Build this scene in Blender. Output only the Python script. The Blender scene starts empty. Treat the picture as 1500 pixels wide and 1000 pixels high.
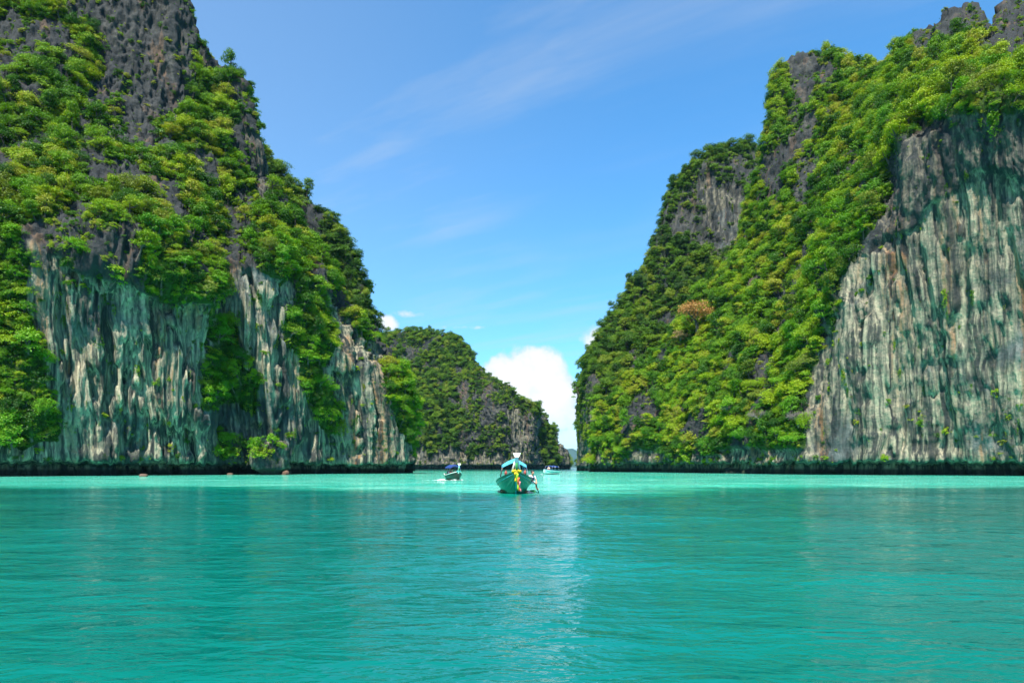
import bpy, math, random
import numpy as np
from mathutils import Vector, Matrix

R = math.radians
SC = bpy.context.scene
COL = SC.collection

# ------------------------------------------------------------------ camera, sky, sun, exposure
CAM_H = 1.72          # eye height above the water
F = 1000.0            # focal length in photo pixels (1500 wide)
HZ = 684.0            # horizon row in the photo
cam_data = bpy.data.cameras.new('camera')
cam = bpy.data.objects.new('camera', cam_data)
COL.objects.link(cam)
cam.location = (0, 0, CAM_H)
cam.rotation_euler = (R(90), 0, 0)
cam_data.sensor_width = 36
cam_data.lens = 36 * F / 1500
cam_data.shift_y = (HZ - 500) / 1500
cam_data.clip_start = 0.1
cam_data.clip_end = 60000
SC.camera = cam

SUN_EL, SUN_AZ = 61.0, 197.0      # azimuth clockwise from +Y (view direction): behind the camera, a bit left
sun_dir = Vector((math.sin(R(SUN_AZ)) * math.cos(R(SUN_EL)), math.cos(R(SUN_AZ)) * math.cos(R(SUN_EL)), math.sin(R(SUN_EL))))
sd = bpy.data.lights.new('sun', 'SUN')
sd.energy = 5.0
sd.angle = R(0.5)
sd.color = (1.0, 0.93, 0.80)
sun = bpy.data.objects.new('sun', sd)
COL.objects.link(sun)
sun.location = (-40, -40, 300)
sun.rotation_euler = sun_dir.to_track_quat('Z', 'Y').to_euler()

world = bpy.data.worlds.new('World')
SC.world = world
world.use_nodes = True
SC.view_settings.view_transform = 'Standard'
SC.view_settings.look = 'None'
SC.view_settings.gamma = 1.0
SC.view_settings.exposure = 1.28
SC.view_settings.use_curve_mapping = False
SC.render.engine = 'CYCLES'
SC.cycles.use_denoising = True
SC.cycles.max_bounces = 6
SC.cycles.diffuse_bounces = 2
SC.cycles.glossy_bounces = 2
SC.cycles.transmission_bounces = 4
SC.cycles.transparent_max_bounces = 6
SC.cycles.volume_bounces = 0
SC.cycles.sample_clamp_indirect = 6


class NT:
    """small helper for writing node graphs"""
    def __init__(self, nt):
        self.nt = nt
        self.n = nt.nodes
        self.l = nt.links

    def node(self, t, **kw):
        n = self.n.new(t)
        for k, v in kw.items():
            setattr(n, k, v)
        return n

    def put(self, sock, v):
        if v is None:
            return
        if hasattr(v, 'is_linked') or isinstance(v, bpy.types.NodeSocket):
            self.l.new(v, sock)
        else:
            if isinstance(v, (tuple, list)) and len(v) == 3 and sock.type == 'RGBA':
                v = (*v, 1)
            sock.default_value = v

    def math(self, op, a, b=None, c=None, clamp=False):
        n = self.node('ShaderNodeMath', operation=op, use_clamp=clamp)
        self.put(n.inputs[0], a)
        self.put(n.inputs[1], b)
        self.put(n.inputs[2], c)
        return n.outputs[0]

    def vmath(self, op, a, b=None):
        n = self.node('ShaderNodeVectorMath', operation=op)
        self.put(n.inputs[0], a)
        self.put(n.inputs[1], b)
        return n.outputs[0]

    def mix(self, f, a, b, blend='MIX'):
        n = self.node('ShaderNodeMix', data_type='RGBA', blend_type=blend)
        self.put(n.inputs[0], f)
        self.put(n.inputs[6], a)
        self.put(n.inputs[7], b)
        return n.outputs[2]

    def noise(self, vec, scale=1.0, detail=4, rough=0.55, dist=0.0):
        n = self.node('ShaderNodeTexNoise')
        self.put(n.inputs['Vector'], vec)
        n.inputs['Scale'].default_value = scale
        n.inputs['Detail'].default_value = detail
        n.inputs['Roughness'].default_value = rough
        n.inputs['Distortion'].default_value = dist
        return n.outputs['Fac']

    def ramp(self, f, stops, interp='LINEAR'):
        n = self.node('ShaderNodeValToRGB')
        cr = n.color_ramp
        cr.interpolation = interp
        while len(cr.elements) < len(stops):
            cr.elements.new(0.5)
        for e, (p, c) in zip(cr.elements, stops):
            e.position = p
            e.color = (*c, 1) if len(c) == 3 else c
        self.put(n.inputs[0], f)
        return n.outputs[0]

    def smooth(self, x, a, b, lo=0.0, hi=1.0):
        n = self.node('ShaderNodeMapRange', interpolation_type='SMOOTHSTEP')
        self.put(n.inputs[0], x)
        n.inputs[1].default_value = a
        n.inputs[2].default_value = b
        n.inputs[3].default_value = lo
        n.inputs[4].default_value = hi
        return n.outputs[0]

    def mapping(self, vec, loc=(0, 0, 0), rot=(0, 0, 0), scale=(1, 1, 1)):
        n = self.node('ShaderNodeMapping')
        self.put(n.inputs[0], vec)
        n.inputs[1].default_value = loc
        n.inputs[2].default_value = rot
        n.inputs[3].default_value = scale
        return n.outputs[0]

    def sep(self, v):
        n = self.node('ShaderNodeSeparateXYZ')
        self.put(n.inputs[0], v)
        return n.outputs

    def comb(self, x, y, z):
        n = self.node('ShaderNodeCombineXYZ')
        self.put(n.inputs[0], x)
        self.put(n.inputs[1], y)
        self.put(n.inputs[2], z)
        return n.outputs[0]


def build_world():
    g = NT(world.node_tree)
    g.n.clear()
    out = g.node('ShaderNodeOutputWorld')
    bg = g.node('ShaderNodeBackground')
    g.l.new(bg.outputs[0], out.inputs[0])
    sky = g.node('ShaderNodeTexSky', sky_type='NISHITA')
    sky.sun_disc = False
    sky.sun_elevation = R(SUN_EL)
    sky.sun_rotation = R(SUN_AZ)
    sky.air_density = 1.0
    sky.dust_density = 0.35
    sky.ozone_density = 2.2
    tint = g.mix(1.0, sky.outputs[0], (0.47, 0.98, 1.22), 'MULTIPLY')
    d = g.node('ShaderNodeTexCoord').outputs['Generated']
    x, y, z = g.sep(d)
    zc = g.math('MAXIMUM', z, 0.0)
    # high thin cirrus on a plane overhead
    inv = g.math('DIVIDE', 1.0, g.math('ADD', zc, 0.12))
    px = g.math('MULTIPLY', x, inv)
    py = g.math('MULTIPLY', y, inv)
    pl = g.comb(px, py, 0.0)
    warp = g.noise(pl, 1.1, 3)
    pl2 = g.vmath('ADD', pl, g.comb(g.math('MULTIPLY', warp, 0.8), g.math('MULTIPLY', warp, -0.5), 0.0))
    m1 = g.mapping(g.mapping(pl2, rot=(0, 0, R(30))), loc=(2.3, 0.4, 0), scale=(0.5, 2.6, 1))
    streak = g.noise(m1, 1.3, 8, 0.62)
    broad = g.noise(g.mapping(pl, loc=(5.1, 1.7, 0)), 0.7, 3)
    ci = g.math('MULTIPLY', g.smooth(streak, 0.36, 0.86), g.smooth(broad, 0.30, 0.62))
    ci = g.math('MULTIPLY', ci, 0.46)
    veil = g.smooth(x, 0.25, -0.55, 0.0, 0.2)
    ci = g.math('MAXIMUM', ci, veil)
    white = (3.2, 3.5, 3.75)
    c1 = g.mix(ci, tint, white)
    # fair-weather cumulus low over the horizon
    hyp = g.math('SQRT', g.math('ADD', g.math('MULTIPLY', x, x), g.math('MULTIPLY', y, y)))
    az = g.math('ARCTAN2', x, y)
    el = g.math('DIVIDE', z, hyp)
    q = g.comb(az, el, 0.0)
    f1 = g.noise(q, 26.0, 8, 0.62)
    f2 = g.noise(g.mapping(q, loc=(7, 3, 0)), 7.0, 3)
    fl = g.math('ADD', g.math('MULTIPLY', g.math('SUBTRACT', f1, 0.5), 1.5), g.math('MULTIPLY', g.math('SUBTRACT', f2, 0.5), 0.25))

    def blob(a0, e0, ra, re, pk=1.0):
        da = g.math('DIVIDE', g.math('SUBTRACT', az, a0), ra)
        de = g.math('DIVIDE', g.math('SUBTRACT', el, e0), re)
        r2 = g.math('ADD', g.math('MULTIPLY', da, da), g.math('MULTIPLY', de, de))
        return g.math('SUBTRACT', pk, r2)
    dens = None
    for b in [(-0.005, 0.122, 0.048, 0.052), (0.030, 0.135, 0.060, 0.048), (-0.025, 0.105, 0.05, 0.05), (0.068, 0.105, 0.036, 0.050), (0.03, 0.085, 0.085, 0.045), (0.075, 0.035, 0.05, 0.022),
              (-0.180, 0.208, 0.024, 0.016, 0.7), (-0.150, 0.221, 0.040, 0.011, 0.42), (-0.07, 0.204, 0.07, 0.009, 0.22), (0.128, 0.190, 0.04, 0.035, 0.5),
              (-0.62, 0.10, 0.16, 0.07), (0.66, 0.08, 0.2, 0.06), (1.4, 0.11, 0.25, 0.08), (2.2, 0.08, 0.3, 0.06), (-1.5, 0.1, 0.3, 0.07), (-2.4, 0.12, 0.25, 0.08), (3.0, 0.07, 0.2, 0.05)]:
        v = blob(*b)
        dens = v if dens is None else g.math('MAXIMUM', dens, v)
    dens = g.math('ADD', g.math('MAXIMUM', dens, -1.5), fl)
    cu = g.smooth(dens, 0.0, 0.48)
    cu = g.math('MULTIPLY', cu, g.smooth(el, 0.0, 0.10, 0.45, 1.0))
    shade = g.smooth(g.math('ADD', dens, g.math('MULTIPLY', f1, 0.9)), 0.3, 1.45)
    cuc = g.mix(shade, (3.3, 3.9, 4.4), (5.1, 5.2, 5.3))
    c2 = g.mix(cu, c1, cuc)
    g.l.new(c2, bg.inputs[0])
    bg.inputs[1].default_value = 0.09


build_world()

# ------------------------------------------------------------------ numpy noise
_perm = np.random.RandomState(7).permutation(256).astype(np.int64)
_perm = np.concatenate([_perm, _perm, _perm])
_g3 = np.random.RandomState(3).normal(size=(256, 3))
_g3 /= np.linalg.norm(_g3, axis=1)[:, None]


def perlin(x, y, z):
    xi, yi, zi = np.floor(x).astype(np.int64), np.floor(y).astype(np.int64), np.floor(z).astype(np.int64)
    xf, yf, zf = x - xi, y - yi, z - zi
    xi &= 255
    yi &= 255
    zi &= 255
    u, v, w = xf * xf * xf * (xf * (xf * 6 - 15) + 10), yf * yf * yf * (yf * (yf * 6 - 15) + 10), zf * zf * zf * (zf * (zf * 6 - 15) + 10)

    def gr(ix, iy, iz, fx, fy, fz):
        h = _perm[_perm[_perm[ix & 255] + (iy & 255)] + (iz & 255)]
        g = _g3[h]
        return g[..., 0] * fx + g[..., 1] * fy + g[..., 2] * fz
    a = gr(xi, yi, zi, xf, yf, zf)
    b = gr(xi + 1, yi, zi, xf - 1, yf, zf)
    c = gr(xi, yi + 1, zi, xf, yf - 1, zf)
    d = gr(xi + 1, yi + 1, zi, xf - 1, yf - 1, zf)
    e = gr(xi, yi, zi + 1, xf, yf, zf - 1)
    f = gr(xi + 1, yi, zi + 1, xf - 1, yf, zf - 1)
    h = gr(xi, yi + 1, zi + 1, xf, yf - 1, zf - 1)
    i = gr(xi + 1, yi + 1, zi + 1, xf - 1, yf - 1, zf - 1)
    l1 = a + u * (b - a)
    l2 = c + u * (d - c)
    l3 = e + u * (f - e)
    l4 = h + u * (i - h)
    m1 = l1 + v * (l2 - l1)
    m2 = l3 + v * (l4 - l3)
    return (m1 + w * (m2 - m1)) * 1.5


def fbm(P, s, oct=4, sz=None, off=0.0, ridged=False, gain=0.5):
    sx = s
    sz = s if sz is None else sz
    t = np.zeros(P.shape[:-1])
    a, tot = 1.0, 0.0
    for o in range(oct):
        k = 2.03 ** o
        n = perlin(P[..., 0] * sx * k + off + 31.7 * o, P[..., 1] * sx * k + off * 1.3 + 11.1, P[..., 2] * sz * k + off * 0.7)
        if ridged:
            n = 1 - 2 * np.abs(n)
        t += a * n
        tot += a
        a *= gain
    return t / tot


def sstep(x, a, b):
    t = np.clip((x - a) / (b - a), 0, 1)
    return t * t * (3 - 2 * t)


def inpoly(u, v, poly):
    r = np.zeros(u.shape, bool)
    n = len(poly)
    for i in range(n):
        x0, y0 = poly[i]
        x1, y1 = poly[(i + 1) % n]
        if y0 == y1:
            continue
        c = ((y0 > v) != (y1 > v)) & (u < (x1 - x0) * (v - y0) / (y1 - y0) + x0)
        r ^= c
    return r


def blur(a, n):
    for _ in range(n):
        p = np.pad(a, 1, mode='edge')
        a = (p[:-2, 1:-1] + p[2:, 1:-1] + p[1:-1, :-2] + p[1:-1, 2:] + 2 * p[1:-1, 1:-1]) / 6
    return a


def unproject(u, v, d):
    return np.stack([(u - 750) / F * d, d + 0 * u, CAM_H + (HZ - v) / F * d], -1)


def P3(u, v, d):
    return Vector(((u - 750) / F * d, d, CAM_H + (HZ - v) / F * d))


# ------------------------------------------------------------------ generic mesh helpers
def link(o, parent=None):
    COL.objects.link(o)
    if parent is not None:
        o.parent = parent
    return o


def tag(o, label=None, cat=None, group=None, kind=None):
    for k, v in (('label', label), ('category', cat), ('group', group), ('kind', kind)):
        if v:
            o[k] = v
    return o


def np_mesh(name, V, Q, mats=(), matidx=None, smooth=True):
    me = bpy.data.meshes.new(name)
    V = np.asarray(V, np.float32)
    Q = np.asarray(Q, np.int32)
    k = Q.shape[1]
    me.vertices.add(len(V))
    me.vertices.foreach_set('co', V.ravel())
    me.loops.add(Q.size)
    me.loops.foreach_set('vertex_index', Q.ravel())
    me.polygons.add(len(Q))
    me.polygons.foreach_set('loop_start', np.arange(0, Q.size, k, dtype=np.int32))
    me.polygons.foreach_set('loop_total', np.full(len(Q), k, np.int32))
    for m in mats:
        me.materials.append(m)
    if matidx is not None:
        me.polygons.foreach_set('material_index', np.asarray(matidx, np.int32))
    me.update(calc_edges=True)
    me.polygons.foreach_set('use_smooth', np.full(len(Q), smooth, bool))
    me.validate()
    return me


def grid_quads(nr, nc):
    i = np.arange(nr * nc).reshape(nr, nc)
    return np.stack([i[:-1, :-1], i[:-1, 1:], i[1:, 1:], i[1:, :-1]], -1).reshape(-1, 4)


class MB:
    """collects small shapes into one mesh"""
    def __init__(self):
        self.v, self.f = [], []

    def add(self, vs, fs):
        o = len(self.v)
        self.v += [tuple(p) for p in vs]
        self.f += [tuple(i + o for i in f) for f in fs]
        return self

    def box(self, c, s, rot=None):
        M = rot if rot is not None else Matrix.Identity(3)
        c = Vector(c)
        vs = [c + M @ Vector((sx * s[0] / 2, sy * s[1] / 2, sz * s[2] / 2)) for sx in (-1, 1) for sy in (-1, 1) for sz in (-1, 1)]
        return self.add(vs, [(0, 1, 3, 2), (4, 6, 7, 5), (0, 4, 5, 1), (2, 3, 7, 6), (0, 2, 6, 4), (1, 5, 7, 3)])

    def tube(self, pts, rad, n=8, cap=True):
        pts = [Vector(p) for p in pts]
        if not isinstance(rad, (list, tuple)):
            rad = [rad] * len(pts)
        vs, fs = [], []
        ref = Vector((0.31, 0.17, 0.93))
        for i, p in enumerate(pts):
            t = (pts[min(i + 1, len(pts) - 1)] - pts[max(i - 1, 0)])
            t = t.normalized() if t.length > 1e-9 else Vector((0, 0, 1))
            a = t.cross(ref)
            if a.length < 0.05:
                a = t.cross(Vector((1, 0, 0)))
            a.normalize()
            b = t.cross(a)
            for k in range(n):
                an = 2 * math.pi * k / n
                vs.append(p + (a * math.cos(an) + b * math.sin(an)) * rad[i])
        for i in range(len(pts) - 1):
            for k in range(n):
                k2 = (k + 1) % n
                fs.append((i * n + k, i * n + k2, (i + 1) * n + k2, (i + 1) * n + k))
        if cap:
            fs.append(tuple(range(n - 1, -1, -1)))
            fs.append(tuple((len(pts) - 1) * n + k for k in range(n)))
        return self.add(vs, fs)

    def ball(self, c, r, seg=10, rings=7):
        c = Vector(c)
        r = Vector(r) if isinstance(r, (tuple, list)) else Vector((r, r, r))
        vs = [c + Vector((0, 0, r.z))]
        for i in range(1, rings):
            th = math.pi * i / rings
            for k in range(seg):
                ph = 2 * math.pi * k / seg
                vs.append(c + Vector((r.x * math.sin(th) * math.cos(ph), r.y * math.sin(th) * math.sin(ph), r.z * math.cos(th))))
        vs.append(c - Vector((0, 0, r.z)))
        fs = [(0, 1 + k, 1 + (k + 1) % seg) for k in range(seg)]
        for i in range(rings - 2):
            for k in range(seg):
                a = 1 + i * seg
                fs.append((a + k, a + seg + k, a + seg + (k + 1) % seg, a + (k + 1) % seg))
        L = len(vs) - 1
        a = 1 + (rings - 2) * seg
        fs += [(L, a + (k + 1) % seg, a + k) for k in range(seg)]
        return self.add(vs, fs)

    def grid(self, rows, closed=False):
        n = len(rows[0])
        vs = [p for r in rows for p in r]
        fs = []
        for i in range(len(rows) - 1):
            for k in range(n if closed else n - 1):
                k2 = (k + 1) % n
                fs.append((i * n + k, i * n + k2, (i + 1) * n + k2, (i + 1) * n + k))
        return self.add(vs, fs)

    def mesh(self, name, mat, smooth=False):
        me = bpy.data.meshes.new(name)
        me.from_pydata(self.v, [], self.f)
        if mat:
            me.materials.append(mat)
        if smooth:
            me.polygons.foreach_set('use_smooth', [True] * len(me.polygons))
        me.update()
        return me

    def build(self, name, mat, parent=None, smooth=False, solid=0.0):
        o = bpy.data.objects.new(name, self.mesh(name, mat, smooth))
        link(o, parent)
        if solid:
            m = o.modifiers.new('solid', 'SOLIDIFY')
            m.thickness = solid
            m.offset = 0
        return o


def empty(name, loc, rz=0.0, scale=1.0):
    o = bpy.data.objects.new(name, None)
    o.empty_display_size = 0.3
    link(o)
    o.location = loc
    o.rotation_euler = (0, 0, rz)
    o.scale = (scale,) * 3
    return o


# ------------------------------------------------------------------ materials
MATS = {}


def new_mat(name):
    m = bpy.data.materials.new(name)
    m.use_nodes = True
    g = NT(m.node_tree)
    g.n.clear()
    out = g.node('ShaderNodeOutputMaterial')
    MATS[name] = m
    return m, g, out


def paint(name, col, rough=0.5, var=0.25, scale=6.0, metal=0.0, bump=0.0, trans=0.0):
    m, g, out = new_mat(name)
    b = g.node('ShaderNodeBsdfPrincipled')
    tc = g.node('ShaderNodeTexCoord').outputs['Object']
    n = g.noise(tc, scale, 5)
    dark = tuple(c * (1 - var) for c in col)
    lite = tuple(min(1, c * (1 + var)) for c in col)
    g.put(b.inputs['Base Color'], g.ramp(n, [(0.3, dark), (0.7, lite)]))
    g.put(b.inputs['Roughness'], g.smooth(n, 0.2, 0.8, max(0.05, rough - 0.12), min(1, rough + 0.12)))
    b.inputs['Metallic'].default_value = metal
    if bump:
        bp = g.node('ShaderNodeBump')
        bp.inputs['Distance'].default_value = bump
        g.put(bp.inputs['Height'], g.noise(tc, scale * 3, 4))
        g.l.new(bp.outputs[0], b.inputs['Normal'])
    sh = b.outputs[0]
    if trans:
        t = g.node('ShaderNodeBsdfTranslucent')
        t.inputs[0].default_value = (*lite, 1)
        mx = g.node('ShaderNodeMixShader')
        mx.inputs[0].default_value = trans
        g.l.new(sh, mx.inputs[1])
        g.l.new(t.outputs[0], mx.inputs[2])
        sh = mx.outputs[0]
    g.l.new(sh, out.inputs[0])
    return m


def rock_material():
    m, g, out = new_mat('limestone')
    geo = g.node('ShaderNodeNewGeometry').outputs['Position']

    def attr(n):
        a = g.node('ShaderNodeAttribute', attribute_type='GEOMETRY')
        a.attribute_name = n
        return a.outputs['Fac']
    pale, veg, rib = attr('pale'), attr('veg'), attr('rib')
    x, y, z = g.sep(geo)
    # drip streaks: much longer than wide, leaning a little
    wob = g.noise(geo, 0.09, 3)
    sx = g.math('ADD', g.math('ADD', x, g.math('MULTIPLY', z, 0.05)), g.math('MULTIPLY', wob, 3.0))
    sv = g.comb(sx, y, g.math('MULTIPLY', z, 0.034))
    s1 = g.noise(sv, 0.40, 6, 0.62)
    s2 = g.noise(g.mapping(sv, loc=(13, 7, 3)), 1.25, 5, 0.6)
    s3 = g.noise(g.mapping(sv, loc=(40, 17, 9)), 0.22, 4, 0.55)
    patch = g.noise(g.mapping(geo, loc=(3, 9, 4)), 0.075, 4, 0.55)
    fine = g.noise(geo, 1.6, 6, 0.65)
    # colours of the stone itself
    cool = g.ramp(s1, [(0.36, (0.010, 0.012, 0.013)), (0.46, (0.032, 0.042, 0.045)), (0.56, (0.082, 0.101, 0.102)), (0.70, (0.195, 0.22, 0.205))])
    cream = g.ramp(s2, [(0.36, (0.045, 0.048, 0.040)), (0.48, (0.185, 0.175, 0.128)), (0.64, (0.41, 0.365, 0.255))])
    m_cream = g.math('MULTIPLY', g.smooth(g.math('ADD', s1, g.math('MULTIPLY', rib, 0.16)), 0.44, 0.55), g.smooth(patch, 0.34, 0.48))
    wall = g.mix(m_cream, cool, cream)
    m_rust = g.math('MULTIPLY', g.smooth(s3, 0.54, 0.64), g.smooth(s2, 0.42, 0.6))
    wall = g.mix(g.math('MULTIPLY', m_rust, 0.7), wall, (0.24, 0.115, 0.045))
    m_black = g.math('MULTIPLY', g.smooth(g.noise(g.mapping(sv, loc=(71, 2, 5)), 0.55, 5, 0.6), 0.50, 0.60), 0.88)
    wall = g.mix(m_black, wall, (0.016, 0.020, 0.022))
    karst = g.ramp(fine, [(0.32, (0.006, 0.007, 0.009)), (0.52, (0.016, 0.019, 0.023)), (0.68, (0.034, 0.038, 0.044)), (0.84, (0.08, 0.08, 0.08))])
    karst = g.mix(g.math('MULTIPLY', g.smooth(s3, 0.57, 0.68), 0.5), karst, (0.15, 0.088, 0.050))
    karst = g.mix(g.smooth(patch, 0.45, 0.65, 0.0, 0.5), karst, (0.034, 0.038, 0.040))
    karst = g.mix(g.math('MULTIPLY', g.smooth(s1, 0.58, 0.70), 0.4), karst, (0.11, 0.108, 0.098))
    rock = g.mix(pale, karst, wall)
    rock = g.mix(g.smooth(fine, 0.35, 0.7, 0.30, 0.0), rock, (0.04, 0.05, 0.05))
    # moss and creeping undergrowth
    moss_n = g.noise(geo, 0.55, 6, 0.7)
    moss = g.ramp(fine, [(0.25, (0.008, 0.020, 0.004)), (0.55, (0.022, 0.048, 0.006)), (0.8, (0.050, 0.085, 0.012))])
    m_moss = g.smooth(g.math('ADD', moss_n, g.math('MULTIPLY', veg, 0.42)), 0.62, 0.78)
    col = g.mix(m_moss, rock, moss)
    # tide line band: wet black algae, with the undercut's shade painted into its colour
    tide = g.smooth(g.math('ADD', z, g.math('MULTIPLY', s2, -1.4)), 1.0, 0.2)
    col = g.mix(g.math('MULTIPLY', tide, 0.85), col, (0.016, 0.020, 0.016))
    b = g.node('ShaderNodeBsdfPrincipled')
    g.l.new(col, b.inputs['Base Color'])
    b.inputs['Roughness'].default_value = 0.9
    b.inputs['Specular IOR Level'].default_value = 0.2
    bp = g.node('ShaderNodeBump')
    bp.inputs['Strength'].default_value = 0.9
    bp.inputs['Distance'].default_value = 0.4
    hh = g.math('ADD', g.math('MULTIPLY', fine, 0.9), g.math('MULTIPLY', s2, 1.0))
    g.l.new(hh, bp.inputs['Height'])
    g.l.new(bp.outputs[0], b.inputs['Normal'])
    g.l.new(b.outputs[0], out.inputs[0])
    return m


def leaf_material(name, stops, trans=0.27, vary=0.42):
    m, g, out = new_mat(name)
    oi = g.node('ShaderNodeObjectInfo')
    tc = g.node('ShaderNodeTexCoord').outputs['Object']
    rnd = oi.outputs['Random']
    clump = g.noise(g.vmath('ADD', tc, g.comb(g.math('MULTIPLY', rnd, 37.0), 0.0, 0.0)), 0.55, 2)
    leafn = g.noise(tc, 4.0, 2)
    f = g.math('ADD', rnd, g.math('MULTIPLY', g.math('SUBTRACT', clump, 0.5), vary * 2))
    f = g.math('ADD', f, g.math('MULTIPLY', g.math('SUBTRACT', leafn, 0.5), vary), clamp=True)
    col = g.ramp(f, stops)
    d = g.node('ShaderNodeBsdfDiffuse')
    t = g.node('ShaderNodeBsdfTranslucent')
    gl = g.node('ShaderNodeBsdfGlossy')
    gl.inputs['Roughness'].default_value = 0.45
    gl.inputs[0].default_value = (0.9, 0.95, 0.9, 1)
    g.l.new(col, d.inputs[0])
    g.l.new(g.mix(1.0, col, (1.25, 1.15, 0.6), 'MULTIPLY'), t.inputs[0])
    m1 = g.node('ShaderNodeMixShader')
    m1.inputs[0].default_value = trans
    g.l.new(d.outputs[0], m1.inputs[1])
    g.l.new(t.outputs[0], m1.inputs[2])
    m2 = g.node('ShaderNodeMixShader')
    m2.inputs[0].default_value = 0.018
    g.l.new(m1.outputs[0], m2.inputs[1])
    g.l.new(gl.outputs[0], m2.inputs[2])
    g.l.new(m2.outputs[0], out.inputs[0])
    return m


def water_material():
    m, g, out = new_mat('lagoon_water')
    geo = g.node('ShaderNodeNewGeometry').outputs['Position']
    x, y, z = g.sep(geo)
    # the white sand bar lies across the lagoon in front of the cliffs; deeper, greener water before and beyond it
    edge = g.noise(g.mapping(geo, scale=(0.6, 1.0, 1)), 0.035, 4, 0.5)
    yy = g.math('ADD', y, g.math('MULTIPLY', g.math('SUBTRACT', edge, 0.5), 46.0))
    yy = g.math('SUBTRACT', yy, g.math('MULTIPLY', g.math('ABSOLUTE', g.math('SUBTRACT', x, 2.0)), 0.30))
    near = g.smooth(yy, 34.0, 60.0)
    far = g.smooth(y, 420.0, 240.0)
    sand = g.math('MULTIPLY', near, far)
    blot = g.noise(geo, 0.06, 4)
    deepc = g.mix(g.smooth(blot, 0.35, 0.7), (0.0, 0.098, 0.084), (0.0, 0.134, 0.120))
    midc = (0.0, 0.20, 0.145)
    sandc = g.mix(g.smooth(g.noise(g.mapping(geo, scale=(0.5, 1, 1)), 0.12, 4), 0.35, 0.7), (0.03, 0.47, 0.35), (0.15, 0.62, 0.48))
    col = g.mix(g.smooth(sand, 0.0, 0.5), deepc, midc)
    col = g.mix(g.smooth(sand, 0.35, 1.0), col, sandc)
    b = g.node('ShaderNodeBsdfPrincipled')
    g.l.new(col, b.inputs['Base Color'])
    b.inputs['Roughness'].default_value = 0.05
    b.inputs['IOR'].default_value = 1.33
    b.inputs['Specular IOR Level'].default_value = 0.27
    b.inputs['Specular Tint'].default_value = (0.42, 0.90, 1.0, 1)
    # ripples too small for the mesh
    r1 = g.noise(g.mapping(geo, scale=(0.55, 1.0, 1)), 1.7, 3, 0.55, 0.4)
    r2 = g.noise(g.mapping(geo, loc=(5, 1, 0), scale=(0.6, 1.0, 1)), 5.5, 3, 0.55, 0.3)
    r3 = g.noise(g.mapping(geo, loc=(9, 4, 0), scale=(0.5, 1.0, 1)), 0.45, 3, 0.5)
    h = g.math('ADD', g.math('MULTIPLY', r1, 0.22), g.math('MULTIPLY', r2, 0.060))
    h = g.math('ADD', h, g.math('MULTIPLY', r3, 0.28))
    bp = g.node('ShaderNodeBump')
    bp.inputs['Strength'].default_value = 1.0
    bp.inputs['Distance'].default_value = 0.5
    g.l.new(h, bp.inputs['Height'])
    g.l.new(bp.outputs[0], b.inputs['Normal'])
    g.l.new(b.outputs[0], out.inputs[0])
    return m


M_ROCK = rock_material()
M_WATER = water_material()
M_LEAF = leaf_material('broadleaf', [(0.0, (0.018, 0.080, 0.003)), (0.25, (0.052, 0.160, 0.004)), (0.55, (0.115, 0.250, 0.005)), (0.85, (0.245, 0.345, 0.008)), (1.0, (0.22, 0.24, 0.02))])
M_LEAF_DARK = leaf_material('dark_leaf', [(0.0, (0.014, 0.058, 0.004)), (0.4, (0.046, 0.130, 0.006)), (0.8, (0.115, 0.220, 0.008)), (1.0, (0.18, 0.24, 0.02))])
M_LEAF_ORANGE = leaf_material('rusty_leaf', [(0.0, (0.30, 0.16, 0.05)), (0.5, (0.42, 0.24, 0.08)), (1.0, (0.46, 0.29, 0.11))], 0.25)
M_LEAF_DRY = leaf_material('dry_leaf', [(0.0, (0.158, 0.145, 0.049)), (0.5, (0.293, 0.217, 0.105)), (1.0, (0.338, 0.248, 0.130))], 0.3)
TONES = {'yellow-green': leaf_material('yellow_green_leaf', [(0.0, (0.125, 0.240, 0.004)), (1.0, (0.245, 0.350, 0.008))]),
         'fresh green': leaf_material('fresh_green_leaf', [(0.0, (0.055, 0.185, 0.004)), (1.0, (0.125, 0.280, 0.006))]),
         'deep green': leaf_material('deep_green_leaf', [(0.0, (0.013, 0.066, 0.003)), (1.0, (0.045, 0.135, 0.005))]),
         'olive': leaf_material('olive_leaf', [(0.0, (0.080, 0.140, 0.008)), (1.0, (0.165, 0.215, 0.020))]),
         'rust-orange': M_LEAF_ORANGE, 'dry grey-brown': M_LEAF_DRY}
M_BARK = paint('bark', (0.07, 0.058, 0.045), 0.9, 0.4, 3.0)
M_TWIG = paint('grey_twigs', (0.15, 0.125, 0.115), 0.9, 0.3, 3.0)
M_BARK_PALE = paint('pale_bark', (0.20, 0.18, 0.155), 0.9, 0.3, 3.0)


# ------------------------------------------------------------------ cliffs as lofted relief
class Cliff:
    pass


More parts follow.
